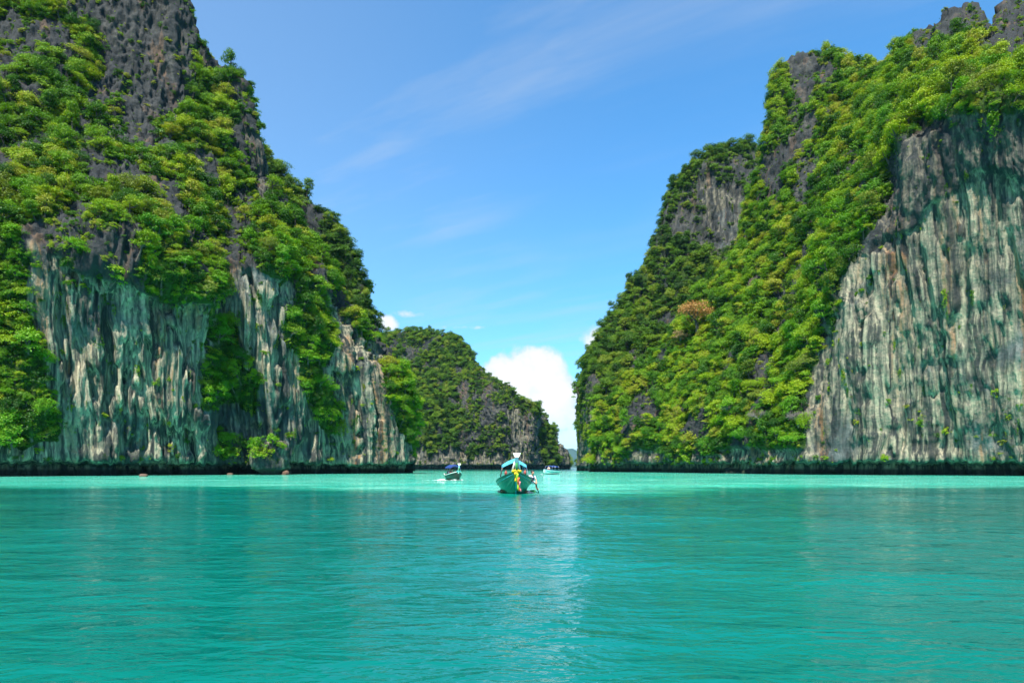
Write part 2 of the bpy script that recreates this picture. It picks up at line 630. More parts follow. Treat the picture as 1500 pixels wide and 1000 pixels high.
def make_cliff(name, top, base, cols, step, nrow, regions, label, big=(4.2, 0.045), karst_amp=1.8, rib_amp=1.0, notch=(2.2, 5.0), seed=0.0, force=(), back=((4, -0.3), (10, -2), (22, -9), (45, -30), (70, -80)), default_veg=1.0, default_pale=0.0, drop=8.0, bare=0.24, jag=()):
    top = np.array(top, float)
    top[1:-1, 1] = np.minimum(top[1:-1, 1] + drop, 690)
    base = np.array(base, float)
    uu = np.linspace(top[0, 0], top[-1, 0], 6000)
    vt = np.interp(uu, top[:, 0], top[:, 1])
    w = np.abs(np.diff(uu)) + 0.35 * np.abs(np.diff(vt))
    cw = np.concatenate([[0], np.cumsum(w)])
    n = int(cw[-1] / step)
    us = np.interp(np.linspace(0, cw[-1], n), cw, uu)
    vtop = np.interp(us, top[:, 0], top[:, 1])
    vbase = np.interp(us, base[:, 0], base[:, 1])
    for u0, u1, amp in jag:       # broken pinnacles along the bare crests
        q = np.stack([us, 0 * us, 0 * us], -1)
        jn = fbm(q, 0.055, 4, 0.055, seed + 30, ridged=True, gain=0.6)
        vtop = vtop - amp * jn * sstep(us, u0, u0 + 6) * sstep(-us, -u1, -u1 + 6)
    vtop = np.minimum(vtop, vbase - 1.0)
    t = np.linspace(0, 1, nrow)[:, None]
    v = vbase[None] + (vtop - vbase)[None] * t
    u = np.repeat(us[None], nrow, 0)
    cu = np.array([c[0] for c in cols], float)
    Dc = np.zeros((len(cols),) + v.shape)
    for k, (_, nodes) in enumerate(cols):
        nd = sorted(nodes)
        Dc[k] = np.interp(v, [a for a, _ in nd], [b for _, b in nd])
    fi = np.interp(us, cu, np.arange(len(cu)))
    i0 = np.clip(np.floor(fi).astype(int), 0, len(cu) - 2)
    ff = np.clip(fi - i0, 0, 1)
    ar = np.arange(len(us))
    D = Dc[i0, :, ar].T * (1 - ff) + Dc[i0 + 1, :, ar].T * ff
    D = blur(D, 14)
    P = unproject(u, v, D)
    # rows behind the crest
    vd = P[-1] - np.array([0, 0, CAM_H])
    vd[:, 2] = 0
    vd /= np.linalg.norm(vd, axis=1)[:, None]
    extra = []
    for b, dz in back:
        q = P[-1] + vd * b
        q[:, 2] = np.maximum(q[:, 2] + dz, -2.0)
        extra.append(q)
    vis = P.shape[0]
    P = np.concatenate([P, np.array(extra)], 0)

    def normals(P):
        du = np.gradient(P, axis=1)
        dv = np.gradient(P, axis=0)
        N = np.cross(du, dv)
        N /= np.linalg.norm(N, axis=2)[..., None] + 1e-9
        return N
    N = normals(P)
    N = np.stack([blur(N[..., k], 10) for k in range(3)], -1)
    N /= np.linalg.norm(N, axis=2)[..., None] + 1e-9
    # big buttresses and gullies
    env = np.ones(P.shape[:2])
    env[vis:] *= 0.5
    disp = big[0] * fbm(P, big[1], 4, big[1] * 0.55, seed) * env
    P = P + N * disp[..., None]

    def proj(P):
        d = np.maximum(P[..., 1], 1.0)
        return 750 + P[..., 0] / d * F, HZ - (P[..., 2] - CAM_H) / d * F
    pu, pv = proj(P)
    j1 = fbm(P, 0.11, 3, 0.11, seed + 5) * 26
    j2 = fbm(P, 0.11, 3, 0.11, seed + 9) * 26
    veg = np.full(P.shape[:2], default_veg)
    pale = np.full(P.shape[:2], default_pale)
    for poly, vg, pl in regions:
        k = inpoly(pu + j1, pv + j2, poly)
        if vg is not None:
            veg[k] = vg
        if pl is not None:
            pale[k] = pl
    # bare crags breaking through the jungle
    cr = fbm(P, 0.075, 4, 0.05, seed + 17)
    veg = veg * (1 - 0.93 * sstep(cr, bare - 0.12, bare + 0.02))
    for poly, vg in force:
        veg[inpoly(pu + j1, pv + j2, poly)] = vg
    veg = blur(veg, 2)
    pale = blur(pale, 4)
    # flowstone ribs on the bare walls, craggy karst elsewhere
    warp = fbm(P, 0.05, 2, 0.03, seed + 2) * 4
    Pw = P.copy()
    Pw[..., 0] += warp + P[..., 2] * 0.05
    ribn = fbm(Pw, 0.30, 4, 0.011, seed + 3, ridged=True, gain=0.6)
    ribc = fbm(Pw, 0.085, 2, 0.014, seed + 8)
    crag = fbm(P, 0.17, 5, 0.055, seed + 4, ridged=True, gain=0.6)
    crag2 = fbm(P, 0.55, 3, 0.17, seed + 6, ridged=True)
    ribf = fbm(Pw, 0.9, 3, 0.035, seed + 15, ridged=True, gain=0.6)
    crack = -sstep(fbm(Pw, 0.16, 3, 0.03, seed + 18, ridged=True, gain=0.55), 0.52, 0.80) * 2.2
    shelf = fbm(P, 0.06, 3, 0.16, seed + 19) * 1.3
    disp = pale * (rib_amp * (1.5 * ribn + 2.2 * ribc + 0.6 * ribf + crack) + 0.7 * shelf + 0.25 * crag2) + (1 - pale) * karst_amp * (1.4 * crag + 0.75 * crag2)
    edge = np.ones(P.shape[:2])
    P = P + N * (disp * edge)[..., None]
    # pockets and small caves in the bare wall
    cave = sstep(fbm(P, 0.22, 3, 0.13, seed + 12), 0.42, 0.62) * pale
    P = P - N * (cave * 2.2)[..., None]
    # hanging flowstone lip, then the tidal notch cut in under it
    z = P[..., 2]
    lipz = notch[0] + 1.3 * fbm(P * [1, 1, 0], 0.10, 3, 0.10, seed + 20) + 0.9 * fbm(P * [1, 1, 0], 0.9, 2, 0.9, seed + 21)
    inn = sstep(lipz - z, -0.25, 0.55) * notch[1]
    bulge = np.exp(-((z - lipz - 1.2) / 1.6) ** 2) * 0.7
    bd = P.copy()
    bd[..., 2] = 0
    bd /= np.linalg.norm(bd, axis=2)[..., None] + 1e-9
    P = P + bd * (inn - bulge)[..., None]
    P[0, :, 2] = -2.0
    c = Cliff()
    nr, nc = P.shape[:2]
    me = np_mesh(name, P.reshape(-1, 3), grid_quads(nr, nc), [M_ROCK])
    for an, arr in (('pale', pale), ('veg', veg), ('rib', ribn * pale)):
        a = me.attributes.new(an, 'FLOAT', 'POINT')
        a.data.foreach_set('value', arr.astype(np.float32).ravel())
    o = link(bpy.data.objects.new(name, me))
    tag(o, label, kind='structure')
    c.obj, c.P, c.veg, c.pale, c.N, c.vis = o, P, veg, pale, normals(P), vis
    return c


LEFT = make_cliff(
    'left_cliff',
    [(-230, -160), (100, -130), (200, -100), (255, -40), (270, 0), (278, 58), (300, 84), (330, 98), (350, 116), (360, 168), (372, 208), (400, 270), (430, 330), (470, 396), (508, 434), (543, 470), (563, 504), (578, 548), (588, 592), (593, 640), (596, 694)],
    [(-230, 699), (0, 697), (150, 696), (300, 695.3), (430, 694.2), (520, 693.3), (600, 692.7)],
    [(-230, [(699, 117), (350, 119), (200, 146), (0, 172), (-160, 190)]),
     (0, [(697, 132), (640, 130), (500, 133), (350, 134), (200, 158), (100, 172), (0, 184), (-150, 200)]),
     (50, [(696.7, 134), (500, 134), (360, 133), (300, 142), (200, 162), (100, 174), (0, 186), (-150, 202)]),
     (150, [(696, 143), (430, 140), (390, 137), (345, 138), (290, 152), (200, 172), (150, 182), (60, 187), (-130, 200)]),
     (250, [(695.6, 151), (450, 147), (400, 144), (345, 147), (300, 162), (230, 178), (180, 189), (0, 196), (-60, 205)]),
     (297, [(695.4, 154), (460, 151), (410, 149), (380, 156), (310, 174), (200, 193), (84, 203)]),
     (318, [(695.2, 163), (460, 162), (400, 162), (300, 183), (100, 205)]),
     (400, [(694.5, 167), (420, 166), (385, 166), (330, 184), (268, 204)]),
     (450, [(694, 175), (460, 174), (420, 178), (365, 197)]),
     (520, [(693.3, 186), (540, 185), (500, 190), (440, 204)]),
     (560, [(693, 192), (580, 192), (540, 196), (500, 207)]),
     (596, [(692.7, 199), (600, 204)])],
    2.0, 400,
    [([(60, -20), (272, -20), (282, 60), (272, 130), (262, 150), (235, 160), (180, 118), (150, 60), (60, 30)], 0.12, 0.06),
     ([(40, -170), (260, -170), (272, -20), (60, -20)], 0.3, 0.05),
     ([(150, 150), (200, 120), (285, 140), (270, 190), (240, 235), (280, 290), (200, 290), (165, 240)], 0.32, 0.0),
     ([(360, 200), (380, 205), (405, 290), (380, 310), (365, 260)], 0.12, 0.3),
     ([(48, 360), (100, 385), (150, 400), (200, 425), (292, 450), (303, 470), (298, 692), (-30, 699), (-30, 655), (40, 645), (80, 600), (60, 560), (42, 500)], 0.035, 1.0),
     ([(-230, 620), (30, 620), (60, 660), (30, 699), (-230, 702)], 0.15, 0.9),
     ([(300, 470), (335, 395), (425, 410), (480, 440), (540, 500), (560, 520), (584, 590), (598, 640), (598, 694), (298, 696)], 0.05, 1.0),
     ([(415, 440), (470, 440), (480, 520), (470, 560), (500, 620), (490, 645), (455, 600), (425, 520)], 0.85, 0.3),
     ([(300, 500), (330, 480), (345, 520), (372, 560), (375, 600), (335, 590), (300, 580)], 0.75, 0.4),
     ([(305, 640), (375, 640), (372, 680), (305, 680)], 0.6, 0.5),
     ([(560, 560), (600, 570), (600, 650), (585, 655), (570, 620)], 0.85, 0.2)],
    'tall limestone cliff with pale streaked walls under hanging jungle', seed=1.0, drop=14, bare=0.03, notch=(2.5, 5.0),
    force=[([(-230, 330), (40, 330), (48, 480), (70, 590), (82, 650), (40, 655), (-230, 640)], 1.0), ([(415, 430), (470, 430), (485, 520), (475, 560), (505, 620), (490, 650), (455, 605), (425, 520)], 0.95), ([(300, 480), (335, 460), (350, 520), (380, 560), (380, 605), (335, 595), (300, 590)], 0.9), ([(556, 545), (605, 560), (605, 655), (588, 660), (570, 620)], 1.0)])

LEFT_BACK = make_cliff(
    'left_back_ridge',
    [(300, 130), (370, 196), (400, 238), (440, 274), (480, 309), (502, 342), (512, 375), (525, 410), (531, 440), (545, 500), (560, 560), (570, 620), (578, 688)],
    [(300, 690.5), (578, 690)],
    [(300, [(690, 262), (130, 290)]), (440, [(690, 258), (274, 285)]), (520, [(690, 262), (410, 280)]), (578, [(690, 285), (600, 288)])],
    3.0, 170, [], 'dark green ridge rising behind the left cliff', seed=11.0, big=(4.0, 0.03), drop=20)

RIGHT = make_cliff(
    'right_cliff',
    [(868, 690), (876, 640), (886, 604), (908, 578), (950, 538), (985, 490), (1015, 458), (1040, 424), (1058, 396), (1090, 356), (1106, 300), (1120, 240), (1131, 195), (1141, 140), (1150, 104), (1165, 86), (1190, 84), (1220, 92), (1240, 97), (1260, 110), (1285, 105), (1310, 97), (1322, 88), (1330, 66), (1345, 48), (1375, 34), (1395, 20), (1415, 20), (1435, 32), (1450, 57), (1459, 70), (1465, 38), (1472, 12), (1481, 6), (1491, 16), (1500, 48), (1520, 62), (1600, 40), (1760, 20)],
    [(868, 691), (950, 691.7), (1000, 692), (1100, 693.4), (1185, 694.5), (1330, 695.6), (1500, 696.5), (1760, 698)],
    [(868, [(691, 256), (640, 262)]),
     (950, [(691.7, 234), (640, 236), (538, 262)]),
     (1000, [(692, 215), (620, 219), (470, 262)]),
     (1050, [(692.8, 197), (600, 204), (400, 264)]),
     (1100, [(693.4, 183), (600, 190), (450, 222), (330, 262)]),
     (1150, [(694, 171), (620, 176), (450, 205), (300, 240), (104, 268)]),
     (1186, [(694.5, 164), (600, 165), (500, 174), (400, 200), (250, 235), (84, 266)]),
     (1230, [(694.9, 160), (440, 158), (390, 164), (330, 190), (200, 232), (92, 262)]),
     (1270, [(695.2, 156), (370, 153), (330, 159), (280, 182), (200, 215), (107, 252)]),
     (1330, [(695.6, 152), (240, 146), (205, 149), (170, 176), (66, 240)]),
     (1400, [(696, 147), (190, 139), (160, 138), (130, 156), (90, 205), (20, 232)]),
     (1500, [(696.5, 138), (190, 131), (155, 130), (125, 148), (80, 200), (10, 225)]),
     (1760, [(698, 120), (170, 114), (130, 125), (20, 190)])],
    2.0, 390,
    [([(1155, 85), (1185, 85), (1190, 150), (1215, 250), (1190, 320), (1165, 260), (1150, 150)], 0.22, 0.1),
     ([(1328, 90), (1335, 30), (1400, -10), (1445, 15), (1462, 90), (1440, 88), (1400, 62), (1350, 92)], 0.12, 0.0),
     ([(1440, 95), (1455, 60), (1460, -10), (1515, -10), (1530, 125), (1470, 115)], 0.02, 0.0),
     ([(1350, 112), (1500, 92), (1500, 128), (1400, 132)], 0.15, 0.0),
     ([(1186, 694), (1188, 620), (1198, 530), (1225, 470), (1232, 440), (1262, 380), (1300, 310), (1316, 225), (1345, 188), (1400, 172), (1500, 165), (1780, 170), (1780, 700), (1400, 700)], 0.03, 0.88),
     ([(1316, 225), (1345, 188), (1400, 172), (1500, 165), (1500, 250), (1430, 250), (1330, 330), (1262, 390), (1232, 440), (1300, 310)], 0.06, 0.35),
     ([(1185, 694), (1188, 600), (1200, 520), (1230, 470), (1260, 520), (1230, 600), (1220, 694)], 0.10, 0.7),
     ([(1260, 600), (1500, 570), (1500, 640), (1350, 650), (1260, 640)], 0.09, 0.75),
     ([(1470, 600), (1500, 590), (1500, 690), (1450, 680)], 0.16, 0.6),
     ([(1060, 655), (1186, 655), (1186, 694), (1060, 694)], 0.15, 0.9),
     ([(868, 660), (1060, 668), (1060, 694), (868, 692)], 0.2, 0.6)],
    'steep limestone cliff with jungle slope and grey streaked wall', seed=21.0, notch=(2.9, 5.5), bare=0.2, rib_amp=0.5, jag=[(1322, 1458, 11), (1459, 1510, 7), (1225, 1320, 5)])

MID = make_cliff(
    'right_back_tower',
    [(849, 688), (850, 640), (851, 580), (857, 546), (870, 508), (890, 472), (905, 452), (930, 413), (950, 388), (963, 352), (971, 320), (984, 277), (1000, 260), (1030, 237), (1065, 217), (1095, 207), (1125, 207), (1180, 220), (1260, 260)],
    [(849, 689), (890, 690.2), (1000, 690.3), (1260, 690)],
    [(849, [(689, 344), (580, 348)]), (870, [(690, 292), (600, 296), (508, 340)]), (900, [(690, 286), (600, 292), (455, 345)]), (1000, [(690, 285), (470, 312), (330, 338), (260, 352)]),
     (1040, [(690, 285), (460, 318), (380, 330), (360, 338), (250, 340), (232, 352)]), (1100, [(690, 285), (400, 318), (300, 334), (207, 352)]), (1260, [(690, 285), (260, 352)])],
    2.4, 250,
    [([(975, 300), (1040, 250), (1125, 200), (1135, 300), (1095, 360), (1060, 400), (1020, 380), (990, 350), (955, 390), (950, 370)], 0.22, 0.12),
     ([(1030, 270), (1085, 280), (1090, 340), (1060, 370), (1035, 330)], 0.06, 0.55),
     ([(960, 380), (1000, 370), (990, 440), (960, 440)], 0.3, 0.0),
     ([(840, 580), (880, 570), (885, 690), (840, 690)], 0.35, 0.35),
     ([(840, 640), (900, 640), (900, 692), (840, 692)], 0.12, 0.6)],
    'dark rocky tower behind the jungle slope of the right cliff', seed=31.0, jag=[(985, 1130, 6)], big=(4.5, 0.035), karst_amp=2.2, drop=12, bare=0.22)

HILL = make_cliff(
    'island_hill',
    [(480, 480), (560, 482), (576, 478), (600, 477), (640, 483), (664, 488), (690, 512), (710, 537), (740, 557), (760, 577), (790, 593), (805, 615), (814, 636), (826, 648), (830, 664), (831, 684)],
    [(480, 687), (831, 686.8)],
    [(480, [(687, 600), (480, 660)]), (575, [(687, 590), (600, 596), (480, 652)]), (640, [(687, 578), (600, 585), (483, 642)]), (690, [(687, 566), (610, 570), (560, 588), (512, 622)]),
     (730, [(687, 556), (590, 562), (550, 590)]), (780, [(687, 562), (610, 570), (588, 590)]), (790, [(687, 580), (593, 605)]), (831, [(686.8, 606), (660, 610)])],
    1.7, 190,
    [([(690, 520), (735, 555), (790, 620), (792, 680), (730, 680), (690, 640), (665, 600), (680, 560)], 0.34, 0.15),
     ([(590, 500), (620, 500), (618, 545), (590, 545)], 0.35, 0.1),
     ([(740, 600), (790, 610), (790, 688), (740, 688)], 0.12, 0.55),
     ([(805, 640), (835, 640), (835, 690), (815, 690)], 0.1, 0.5),
     ([(560, 655), (800, 668), (800, 690), (560, 690)], 0.10, 0.6)],
    'jungle covered limestone hill closing the lagoon', seed=41.0, drop=15, bare=0.16, big=(7.0, 0.022), karst_amp=3.2, rib_amp=1.6, notch=(3.2, 5.0), back=((10, -1), (30, -6), (70, -30), (120, -130)))

FAR = make_cliff(
    'far_island',
    [(560, 676), (640, 670), (700, 662), (760, 660), (800, 664), (838, 655), (852, 662), (880, 652), (930, 660), (1000, 670), (1100, 681)],
    [(560, 684.13), (1100, 684.13)],
    [(560, [(685, 13000), (650, 13900)]), (1100, [(685, 13000), (650, 13900)])],
    2.0, 26, [], 'distant island on the horizon', seed=51.0, drop=0, big=(110, 0.0014), karst_amp=2.0, notch=(3, 2), back=((200, -10), (500, -250)))

# ------------------------------------------------------------------ water: one sheet out to the horizon
def make_water():
    def graded(lo, hi, fine, a, b, growth):
        xs = list(np.arange(a, b + fine / 2, fine))
        s = fine
        while xs[-1] < hi:
            s *= growth
            xs.append(xs[-1] + s)
        s = fine
        while xs[0] > lo:
            s *= growth
            xs.insert(0, xs[0] - s)
        return np.array(xs)
    xs = graded(-9000, 9000, 0.16, -14, 14, 1.022)
    ys = graded(-60, 16000, 0.13, 3.5, 34, 1.022)
    X, Y = np.meshgrid(xs, ys)
    P = np.stack([X, Y, np.zeros_like(X)], -1)
    r = np.maximum(np.hypot(X, Y), 1)
    cell = np.maximum(np.gradient(X, axis=1), np.gradient(Y, axis=0))
    Z = np.zeros_like(X)
    for s, amp, off in ((0.16, 0.10, 3), (0.42, 0.050, 8), (1.0, 0.022, 14), (1.9, 0.010, 21)):
        Q = P.copy()
        Q[..., 0] *= 0.55
        Q[..., 0] += 0.35 * Y
        k = np.clip(1.2 - cell * s * 2.2, 0, 1)
        n = fbm(Q, s, 2, s, off)
        n = (1 - 2 * np.abs(n)) * 0.6 + n * 0.5
        Z += amp * n * k
    P[..., 2] = Z - Z[(r < 40)].mean()
    me = np_mesh('water', P.reshape(-1, 3), grid_quads(*X.shape), [M_WATER])
    o = link(bpy.data.objects.new('water', me))
    tag(o, 'turquoise lagoon water with fine ripples', kind='structure')
    return o


make_water()

# ------------------------------------------------------------------ vegetation
def leaf_quads(rng, C, RAD, nl, size, squash, up=0.45):
    """leaves spread over the shells of the clumps C with radii RAD"""
    wts = RAD ** 2 / np.sum(RAD ** 2)
    k = rng.choice(len(C), nl, p=wts)
    d = rng.normal(size=(nl, 3))
    d[:, 2] = np.where(d[:, 2] < -0.25, -d[:, 2] * 0.7, d[:, 2])
    d /= np.linalg.norm(d, axis=1)[:, None]
    rr = RAD[k] * np.where(rng.uniform(size=nl) < 0.2, rng.uniform(0.9, 1.5, nl), rng.uniform(0.5, 1.05, nl))
    c = C[k] + d * rr[:, None] * np.array([1, 1, squash])
    nrm = d * 0.6 + np.array([0, 0, up]) + rng.normal(size=(nl, 3)) * 0.5
    nrm /= np.linalg.norm(nrm, axis=1)[:, None]
    a = np.cross(nrm, rng.normal(size=(nl, 3)))
    a /= np.linalg.norm(a, axis=1)[:, None]
    b = np.cross(nrm, a)
    s = size * rng.uniform(0.6, 1.4, nl)[:, None]
    V = np.stack([c - a * s, c - b * s * 0.55 + nrm * s * 0.15, c + a * s, c + b * s * 0.55 + nrm * s * 0.15], 1).reshape(-1, 3)
    return V, np.arange(nl * 4).reshape(-1, 4)


def tree_variant(seed, Rr, H, nclump, nleaf, leaf, squash, trunk=True, flat=0.75):
    rng = np.random.RandomState(seed)
    C, RAD = [], []
    for i in range(nclump):
        for _ in range(30):
            p = rng.uniform(-1, 1, 3)
            p[2] = rng.uniform(-0.6, 1)
            if p @ p < 1:
                break
        r = (0.13 + 0.32 * rng.uniform() ** 1.6) * Rr
        C.append(np.array([p[0] * Rr * 0.78, p[1] * Rr * 0.78, H + p[2] * Rr * flat]))
        RAD.append(r)
    C, RAD = np.array(C), np.array(RAD)
    V, Q = leaf_quads(rng, C, RAD, nleaf, leaf, squash)
    mb = MB()
    if trunk:
        bend = rng.uniform(-0.25, 0.25, 2) * Rr
        fork = np.array([bend[0], bend[1], H * 0.62])
        r0 = 0.055 * Rr + 0.05
        mb.tube([(0, 0, -0.9), (bend[0] * 0.3, bend[1] * 0.3, H * 0.28), tuple(fork)], [r0 * 1.25, r0, r0 * 0.75], 6)
        for j in np.argsort(-RAD)[:min(7, nclump)]:
            mid = (fork + C[j]) / 2 + rng.normal(size=3) * 0.08 * Rr
            mb.tube([tuple(fork), tuple(mid), tuple(C[j])], [r0 * 0.6, r0 * 0.4, r0 * 0.15], 5)
    return V, Q, mb


# shape words go with the variants: they are used in the labels
VARIANTS = [tree_variant(*a) for a in (
    (1, 3.0, 2.0, 34, 2600, 0.145, 0.85), (2, 3.2, 1.7, 36, 2600, 0.145, 0.75), (3, 2.3, 3.0, 28, 2200, 0.14, 0.9, True, 1.15),
    (4, 3.4, 2.3, 38, 2600, 0.145, 0.6, True, 0.50), (5, 2.4, 2.0, 24, 2000, 0.14, 0.85), (6, 3.0, 1.6, 34, 2400, 0.145, 0.7, True, 0.55))]
SHAPES = ['round-crowned', 'broad domed', 'tall', 'flat-topped', 'small-crowned', 'low spreading']
BUSHES = [tree_variant(*a) for a in (
    (11, 2.4, 0.9, 22, 1300, 0.155, 0.8, True, 0.75), (12, 2.0, 0.7, 18, 1100, 0.155, 0.75, True, 0.7), (13, 2.8, 0.8, 26, 1400, 0.16, 0.65, True, 0.5), (14, 1.7, 1.0, 16, 1000, 0.14, 0.95, True, 1.0))]


def drape_variant(seed, W, H, nleaf, leaf):
    """creeper hanging down a wall from its root at the origin"""
    rng = np.random.RandomState(seed)
    C, RAD, mb = [(0, 0, 0.1)], [0.5], MB()
    for k in range(7):
        x, ln = rng.uniform(-W, W), H * rng.uniform(0.35, 1.0)
        pts = []
        for q in range(9):
            t = q / 8
            pts.append((x * (0.4 + 0.6 * t) + 0.15 * math.sin(t * 6 + k), rng.uniform(-0.35, 0.35), 0.2 - ln * t))
            C.append(pts[-1])
            RAD.append(0.42 * (1 - 0.55 * t) * rng.uniform(0.6, 1.2))
        mb.tube(pts, [0.035 * (1 - 0.08 * q) for q in range(9)], 4, cap=False)
    V, Q = leaf_quads(rng, np.array(C), np.array(RAD), nleaf, leaf, 1.0)
    return V, Q, mb


BUSHES += [drape_variant(21, 1.2, 5.5, 1100, 0.14), drape_variant(22, 0.8, 4.0, 800, 0.14)]


def joined(name, var, lm, bm):
    V, Q, mb = var
    me = bpy.data.meshes.new(name)
    verts = [tuple(p) for p in V] + [tuple(p) for p in mb.v]
    faces = [tuple(f) for f in Q] + [tuple(i + len(V) for i in f) for f in mb.f]
    me.from_pydata(verts, [], faces)
    me.materials.append(lm)
    me.materials.append(bm)
    me.polygons.foreach_set('material_index', [0] * len(Q) + [1] * len(mb.f))
    me.update()
    return me


SRC = bpy.data.collections.new('plant_sources')        # never linked: only feeds the thickets
SRC_DARK = bpy.data.collections.new('plant_sources_dark')
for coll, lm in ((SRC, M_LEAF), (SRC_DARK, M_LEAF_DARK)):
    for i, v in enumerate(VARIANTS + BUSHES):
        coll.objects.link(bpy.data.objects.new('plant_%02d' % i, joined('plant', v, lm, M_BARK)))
NV = len(VARIANTS) + len(BUSHES)


def thicket_nodes(coll):
    ng = bpy.data.node_groups.new('thicket', 'GeometryNodeTree')
    ng.interface.new_socket('Geometry', in_out='INPUT', socket_type='NodeSocketGeometry')
    ng.interface.new_socket('Geometry', in_out='OUTPUT', socket_type='NodeSocketGeometry')
    N, L = ng.nodes, ng.links
    gi, go = N.new('NodeGroupInput'), N.new('NodeGroupOutput')
    ci = N.new('GeometryNodeCollectionInfo')
    ci.inputs['Collection'].default_value = coll
    ci.inputs['Separate Children'].default_value = True
    ci.inputs['Reset Children'].default_value = True
    iop = N.new('GeometryNodeInstanceOnPoints')
    iop.inputs['Pick Instance'].default_value = True

    def attr(n, t):
        a = N.new('GeometryNodeInputNamedAttribute')
        a.data_type = t
        a.inputs['Name'].default_value = n
        return a.outputs['Attribute']
    e2r = N.new('FunctionNodeEulerToRotation')
    L.new(attr('rot', 'FLOAT_VECTOR'), e2r.inputs[0])
    L.new(gi.outputs[0], iop.inputs['Points'])
    L.new(ci.outputs[0], iop.inputs['Instance'])
    L.new(attr('idx', 'INT'), iop.inputs['Instance Index'])
    L.new(e2r.outputs[0], iop.inputs['Rotation'])
    L.new(attr('scl', 'FLOAT_VECTOR'), iop.inputs['Scale'])
    L.new(iop.outputs[0], go.inputs[0])
    return ng


NG = thicket_nodes(SRC)
NG_DARK = thicket_nodes(SRC_DARK)


def scatter(c, n_try, rad, seed, wall_density=0.0, min_z=2.2, spacing=0.62, floor=0.0):
    """dart throwing over the cliff surface: position, outward normal, crown radius"""
    rng = np.random.RandomState(seed)
    P = c.P
    nr, nc = P.shape[:2]
    A, B, Cc = P[:-1, :-1], P[:-1, 1:], P[1:, :-1]
    fn = np.cross(B - A, Cc - A)
    area = np.linalg.norm(fn, axis=2)
    fv = (c.veg[:-1, :-1] + c.veg[1:, 1:]) / 2
    clump = sstep(fbm(A, 0.12, 3, 0.12, seed * 1.7), -0.4, 0.25) * 0.85 + 0.15
    w = area * np.maximum(np.maximum(fv * clump, wall_density), np.where(c.pale[:-1, :-1] < 0.4, floor, 0.0))
    w[A[..., 2] < min_z] = 0
    w[c.vis + 1:] = 0
    w = w.ravel() / w.sum()
    k = rng.choice(w.size, n_try, p=w)
    i, j = np.unravel_index(k, (nr - 1, nc - 1))
    f = rng.uniform(0, 1, (n_try, 2))
    pos = A[i, j] + (B - A)[i, j] * f[:, :1] + (Cc - A)[i, j] * f[:, 1:]
    nrm = fn[i, j] / (area[i, j][:, None] + 1e-9)
    vg = fv[i, j]
    r = rad[0] * np.exp(rng.normal(size=n_try) * rad[1])
    r = np.clip(r, rad[0] * 0.35, rad[0] * 2.3)
    r = r * np.where(vg < 0.2, 0.5, 1.0) * np.where(vg < 0.5, 0.8, 1.0)
    order = np.argsort(-r)
    cell = rad[0] * 2.0
    grid, keep = {}, []
    for q in order:
        p = pos[q]
        key = (int(p[0] // cell), int(p[1] // cell), int(p[2] // cell))
        ok = True
        for dx in (-1, 0, 1):
            for dy in (-1, 0, 1):
                for dz in (-1, 0, 1):
                    for (pp, pr) in grid.get((key[0] + dx, key[1] + dy, key[2] + dz), ()):
                        s = (pr + r[q]) * spacing
                        if (pp[0] - p[0]) ** 2 + (pp[1] - p[1]) ** 2 + (pp[2] - p[2]) ** 2 < s * s:
                            ok = False
                            break
                    if not ok:
                        break
                if not ok:
                    break
            if not ok:
                break
        if ok:
            grid.setdefault(key, []).append((p, r[q]))
            keep.append(q)
    keep = np.array(keep)
    return pos[keep], nrm[keep], r[keep], vg[keep], c.pale[:-1, :-1][i, j][keep], rng


TREE_PARTS = {}


def tree_parts(i, tone):
    """crown and trunk meshes of a variant, shared by every tree of that kind"""
    key = (i, tone)
    if key not in TREE_PARTS:
        V, Q, mb = (VARIANTS + BUSHES)[i]
        TREE_PARTS[key] = (np_mesh('crown', V, Q, [TONES[tone]], smooth=False), mb.mesh('trunk', M_BARK_PALE if tone.startswith('dry') else M_BARK))
    return TREE_PARTS[key]


def place_tree(name, i, tone, pos, rot, scale, label, group, cat='tree'):
    crown, trunk = tree_parts(i, tone)
    o = empty(name, pos)
    o.rotation_euler = rot
    o.scale = scale if isinstance(scale, tuple) else (scale,) * 3
    link(bpy.data.objects.new('trunk', trunk), o)
    link(bpy.data.objects.new('crown', crown), o)
    tag(o, label, cat, group)
    return o


VAR_R = [3.0, 3.2, 2.7, 3.4, 2.4, 3.0, 2.4, 2.0, 2.8, 1.7, 1.7, 1.4]


